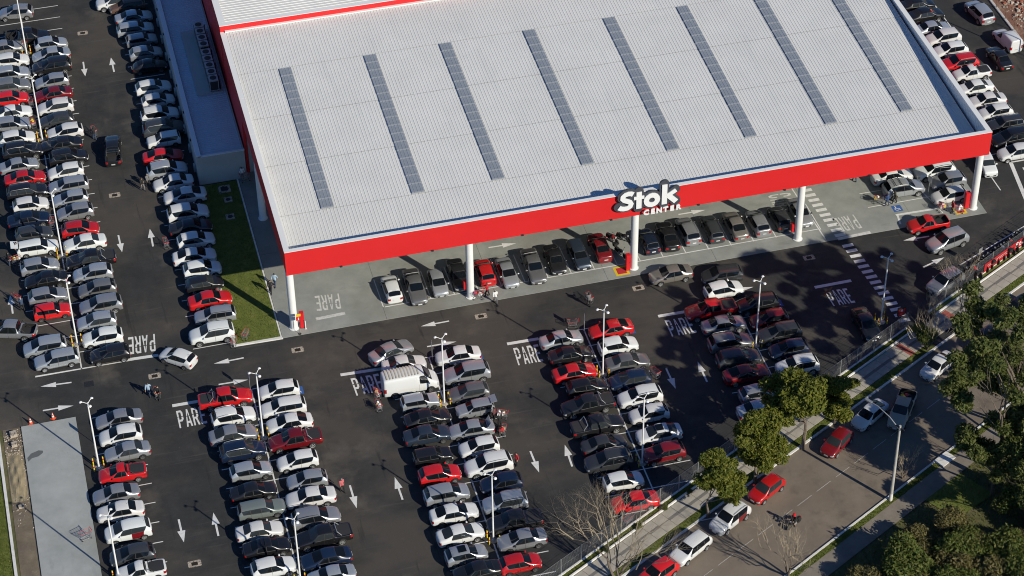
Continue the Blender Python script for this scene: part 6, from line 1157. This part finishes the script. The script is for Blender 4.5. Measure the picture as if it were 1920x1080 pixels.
# ================================================================ trees
def leaf_cloud(clumps,n_leaf,size,seed):
    """clumps: array (k,4) centre+radius -> leaf quads"""
    r_=np.random.default_rng(seed); k=len(clumps); wgt=clumps[:,3]**2; idx=r_.choice(k,n_leaf,p=wgt/wgt.sum())
    d=r_.normal(size=(n_leaf,3)); d/=np.linalg.norm(d,axis=1)[:,None]; rad=r_.uniform(0,1,n_leaf)**.45
    c=clumps[idx,:3]+d*(clumps[idx,3]*rad)[:,None]*np.array([1,1,.62])
    nrm=r_.normal(size=(n_leaf,3))+np.array([0,0,.9])+d*.6; nrm/=np.linalg.norm(nrm,axis=1)[:,None]
    t=np.cross(nrm,r_.normal(size=(n_leaf,3))); t/=np.linalg.norm(t,axis=1)[:,None]; b=np.cross(nrm,t)
    L=size*r_.uniform(.6,1.4,n_leaf)[:,None]; W=L*.42
    v=np.stack([c-t*L,c+b*W-nrm*L*.12,c+t*L,c-b*W-nrm*L*.12],1).reshape(-1,3); return v,np.arange(4*n_leaf).reshape(-1,4)
def grow(m,p,d,L,r,lev,maxlev,rs,tips,spread=.55,up_=.12,nseg=3,kids=(2,4)):
    pts=[p];rr=[r];q=Vector(p);dd=Vector(d)
    for i in range(nseg):
        dd=(dd+Vector((rs.gauss(0,.13),rs.gauss(0,.13),rs.gauss(0,.08)+up_*.4))).normalized(); q=q+dd*L/nseg; pts.append(q.copy()); rr.append(r*(1-.45*(i+1)/nseg))
    m.tube(pts,rr,6 if lev<2 else (4 if lev<4 else 3),lev==0)
    if lev>=maxlev: tips.append((q.copy(),L)); return
    for k in range(rs.randint(*kids)):
        ax=Vector((rs.gauss(0,1),rs.gauss(0,1),rs.gauss(0,1))).normalized(); nd=(dd+ax*spread*rs.uniform(.7,1.4)+Vector((0,0,up_))).normalized()
        st=pts[-1] if k<2 else pts[rs.randint(1,nseg)]
        grow(m,st,nd,L*rs.uniform(.62,.82),rr[-1]*rs.uniform(.62,.85),lev+1,maxlev,rs,tips,spread,up_,nseg,kids)
    if lev>=maxlev-1: tips.append((q.copy(),L))
def leafy_proto(seed,height,trunk,spread,n_leaf,size,leafm,maxlev=4,clr=(.5,.95),up_=.15,kids=(2,4),trunks=1,ncl=90):
    rs=random.Random(seed); m=MB(); tips=[]
    for k in range(trunks): 
        a=rs.uniform(0,6.28); lean=.0 if trunks==1 else .28
        grow(m,Vector((0,0,-.1)),Vector((lean*math.cos(a),lean*math.sin(a),1)).normalized(),height*trunk,height*.022*(1 if trunks==1 else .75),0,maxlev,rs,tips,spread,up_,3,kids)
    cl=np.array([[t.x,t.y,t.z,rs.uniform(*clr)] for t,l in tips]); 
    if len(cl)>ncl: cl=cl[np.random.default_rng(seed).choice(len(cl),ncl,replace=False)]
    v,f=leaf_cloud(cl,n_leaf,size,seed); me=bpy.data.meshes.new('crown'); me.from_pydata(v.tolist(),[],f.tolist()); me.materials.append(leafm)
    return m.mesh('trunk',M['bark'],True),me,(cl[:,0].mean(),cl[:,1].mean(),cl[:,2].mean(),cl[:,2].max()+.5)
def tree(proto,x,y,z,sc,rz,name,lab,grp,scz=None,crown_mat=None):
    e=empty(name,(x,y,z),rz,lab,'tree' if name.endswith('tree') else 'bush',grp); e.scale=(sc,sc,scz or sc); link('trunk',proto[0],e); link('crown',proto[1],e,(0,0,0),(0,0,0),{0:crown_mat} if crown_mat else None); return e
J1=leafy_proto(3,6.6,.30,.78,17000,.15,M['leaf_j'],4,(.35,.8),.06,(2,4),1,62); J2=leafy_proto(8,6.8,.29,.8,18000,.15,M['leaf_j'],4,(.35,.8),.08,(2,4),1,62)
D1=leafy_proto(21,16,.42,.52,10000,.22,M['leaf_d'],4,(.55,1.05),.14,(2,4),1,36); D2=leafy_proto(25,16,.44,.52,10000,.22,M['leaf_d'],4,(.55,1.05),.16,(2,4),1,36)
E1=leafy_proto(41,9,.36,.55,14000,.19,M['leaf_d'],4,(.55,1.05),.10,(2,4),1,46)
B1=leafy_proto(31,3.6,.3,.75,13000,.15,M['leaf_g'],3,(.6,1.1),.1,(3,4),3); B2=leafy_proto(35,3.2,.3,.8,9000,.14,M['leaf_o'],3,(.5,.9),.08,(3,4),3)
for p,x,y,s,r,l in ((J1,30.95,-34.9,.86,.4,'small leafy street tree beside the white crossover with red doors'),(J2,36.4,-31.9,.95,2.1,'leafy street tree between two red cars at the kerb'),(J1,42.0,-29.0,1.1,3.9,'leafy street tree with red trunk mark over the dark red hatchback'),(J2,46.0,-26.6,.8,5.0,'shaded leafy street tree beside the waiting white sedan')):
    tree(p,x,y,.03,s*1.36,r,'street_tree',l,'leafy trees on the sidewalk verge')
RT=[(D1,57.0,-37.6,1.0,.3,'tall open-crowned tree rising beside the sunlit clearing'),(E1,56.4,-38.9,.95,1.7,'spreading dark tree behind the white inspection cover'),(E1,57.6,-44.6,1.0,3.0,'dark leafy tree deep in the thicket beyond the clearing'),(D2,62.0,-32.0,1.0,4.4,'tall tree overhanging the shaded street beyond the gate'),(D1,67.5,-33.5,1.0,5.2,'large tree over the dark end of the street'),(D2,70.5,-37.5,1.05,2.6,'very tall tree deep in the street side wood'),(D1,77.0,-31.0,1.05,.9,'large broad tree at the far end of the wood'),(E1,60.5,-33.0,.95,3.6,'dark tree leaning towards the gate side of the street'),(E1,60.5,-41.0,1.1,5.0,'dark crowned tree among the tall trunks')]
for p,x,y,s,r,l in RT: tree(p,x,y,-.05,s,r,'broadleaf_tree',l,'trees beyond the street')
BS=[(B2,49.0,-47.2,1.1,4.4,'thin straw brush behind the rounded bush'),(B2,44.0,-47.8,1.0,3.9,'olive brush beside the rounded bush'),(B2,51.8,-49.8,1.2,.7,'brown brush deep between the green bushes'),(B2,46.8,-45.0,.8,5.6,'low dry brush at the edge of the footpath thicket'),(B1,45.1,-46.0,1.25,.5,'rounded dark green bush nearest the footpath'),(B1,50.0,-45.6,1.1,2.2,'leafy green bush in the thicket middle'),(B1,53.6,-48.0,1.2,4.0,'big green bush under the tall dark tree'),(B2,47.5,-43.6,.9,1.0,'dry olive brush beside the footpath'),(B2,50.6,-42.2,.95,3.0,'dry brush at the clearing edge'),(B2,41.2,-46.6,.9,5.0,'low olive brush at the footpath edge'),(B1,48.0,-49.5,1.1,1.5,'green bush behind the rounded dark bush'),(B2,55.5,-47.0,1.0,.2,'straw coloured brush in the thicket'),(B1,43.0,-50.0,1.0,3.3,'green bush near the frame edge of thicket'),(B1,57.5,-41.0,1.0,2.7,'leafy bush beside the sunlit clearing'),(B2,52.5,-46.2,1.1,2.0,'tangled brown brush between two bushes'),(B1,59.5,-45.0,1.3,.9,'dense bush behind the tall tree trunk'),(B2,46.2,-48.2,1.0,2.4,'pale brush among green bushes'),(B1,55.0,-51.5,1.3,5.2,'large bush deep in the thicket')]
for p,x,y,s,r,l in BS: tree(p,x,y,-.05,s,r,'bush',l,'bushes beyond the footpath',None,M['leaf_d'] if 'dense' in l else None)
# bare trees
def bare_proto(seed,h,maxlev,spread,up_,kids,trunks=2):
    rs=random.Random(seed); m=MB(); tips=[]
    for k in range(trunks):
        a=rs.uniform(0,6.28)+k*6.28/trunks; grow(m,Vector((0,0,-.1)),Vector((.3*math.cos(a),.3*math.sin(a),1)).normalized(),h*.32,h*.02,0,2,rs,tips,spread,up_,3,kids)
    t=MB(); tp=[]
    for q,l in tips: grow(t,q,Vector((q.x*.25,q.y*.25,1)).normalized(),l*1.05,h*.0075,2,2+maxlev-2,rs,tp,spread,up_,3,kids)
    return m.mesh('trunk',M['bark'],True),t.mesh('crown',M['twig'])
BT1=bare_proto(5,9.0,6,.62,.08,(2,4),3); BT2=bare_proto(9,6.0,5,.62,.1,(2,3),3)
for p,x,y,s,r,l in ((BT1,20.9,-40.3,.88,2.4,'large bare tree over the sidewalk beside the parked white wagon'),(BT2,58.2,-19.3,.85,2.0,'bare tree on the verge beside the pedestrian gate'),(BT2,62.4,-17.8,.95,4.1,'bare forked tree beyond the gate driveway'),(BT2,35.4,-43.6,1.0,1.2,'bare tree at the far kerb near the motorcycle rider'),(BT2,49.4,-35.0,.6,3.0,'small bare tree by the street light pole'),(BT2,64.6,-12.0,.7,5.5,'thin bare tree at the fence behind the silver crossover'),(BT2,60.6,-15.4,.55,.5,'small bare shrub tree at the gate corner of the fence')):
    e=empty('bare_tree',(x,y,0),r,l,'tree','bare trees'); e.scale=(s,)*3; link('trunk',p[0],e); link('crown',p[1],e)
tree(B1,58.0,-18.6,.6,.62,1.0,'leafy_tree','small leafy crown tree entwined with the bare tree by the gate',None)
for i,(x,y) in enumerate([(27.5,-33.15),(30.2,-31.7),(33.0,-30.2),(24.5,-34.8),(21.0,-36.7)]):
    e=tree(B1,x,y,.05,.16,i,'hedge_plant','small green fence bed plant, %s from the gate end'%('third','second','first','fourth','fifth')[i],'small plants along the fence')
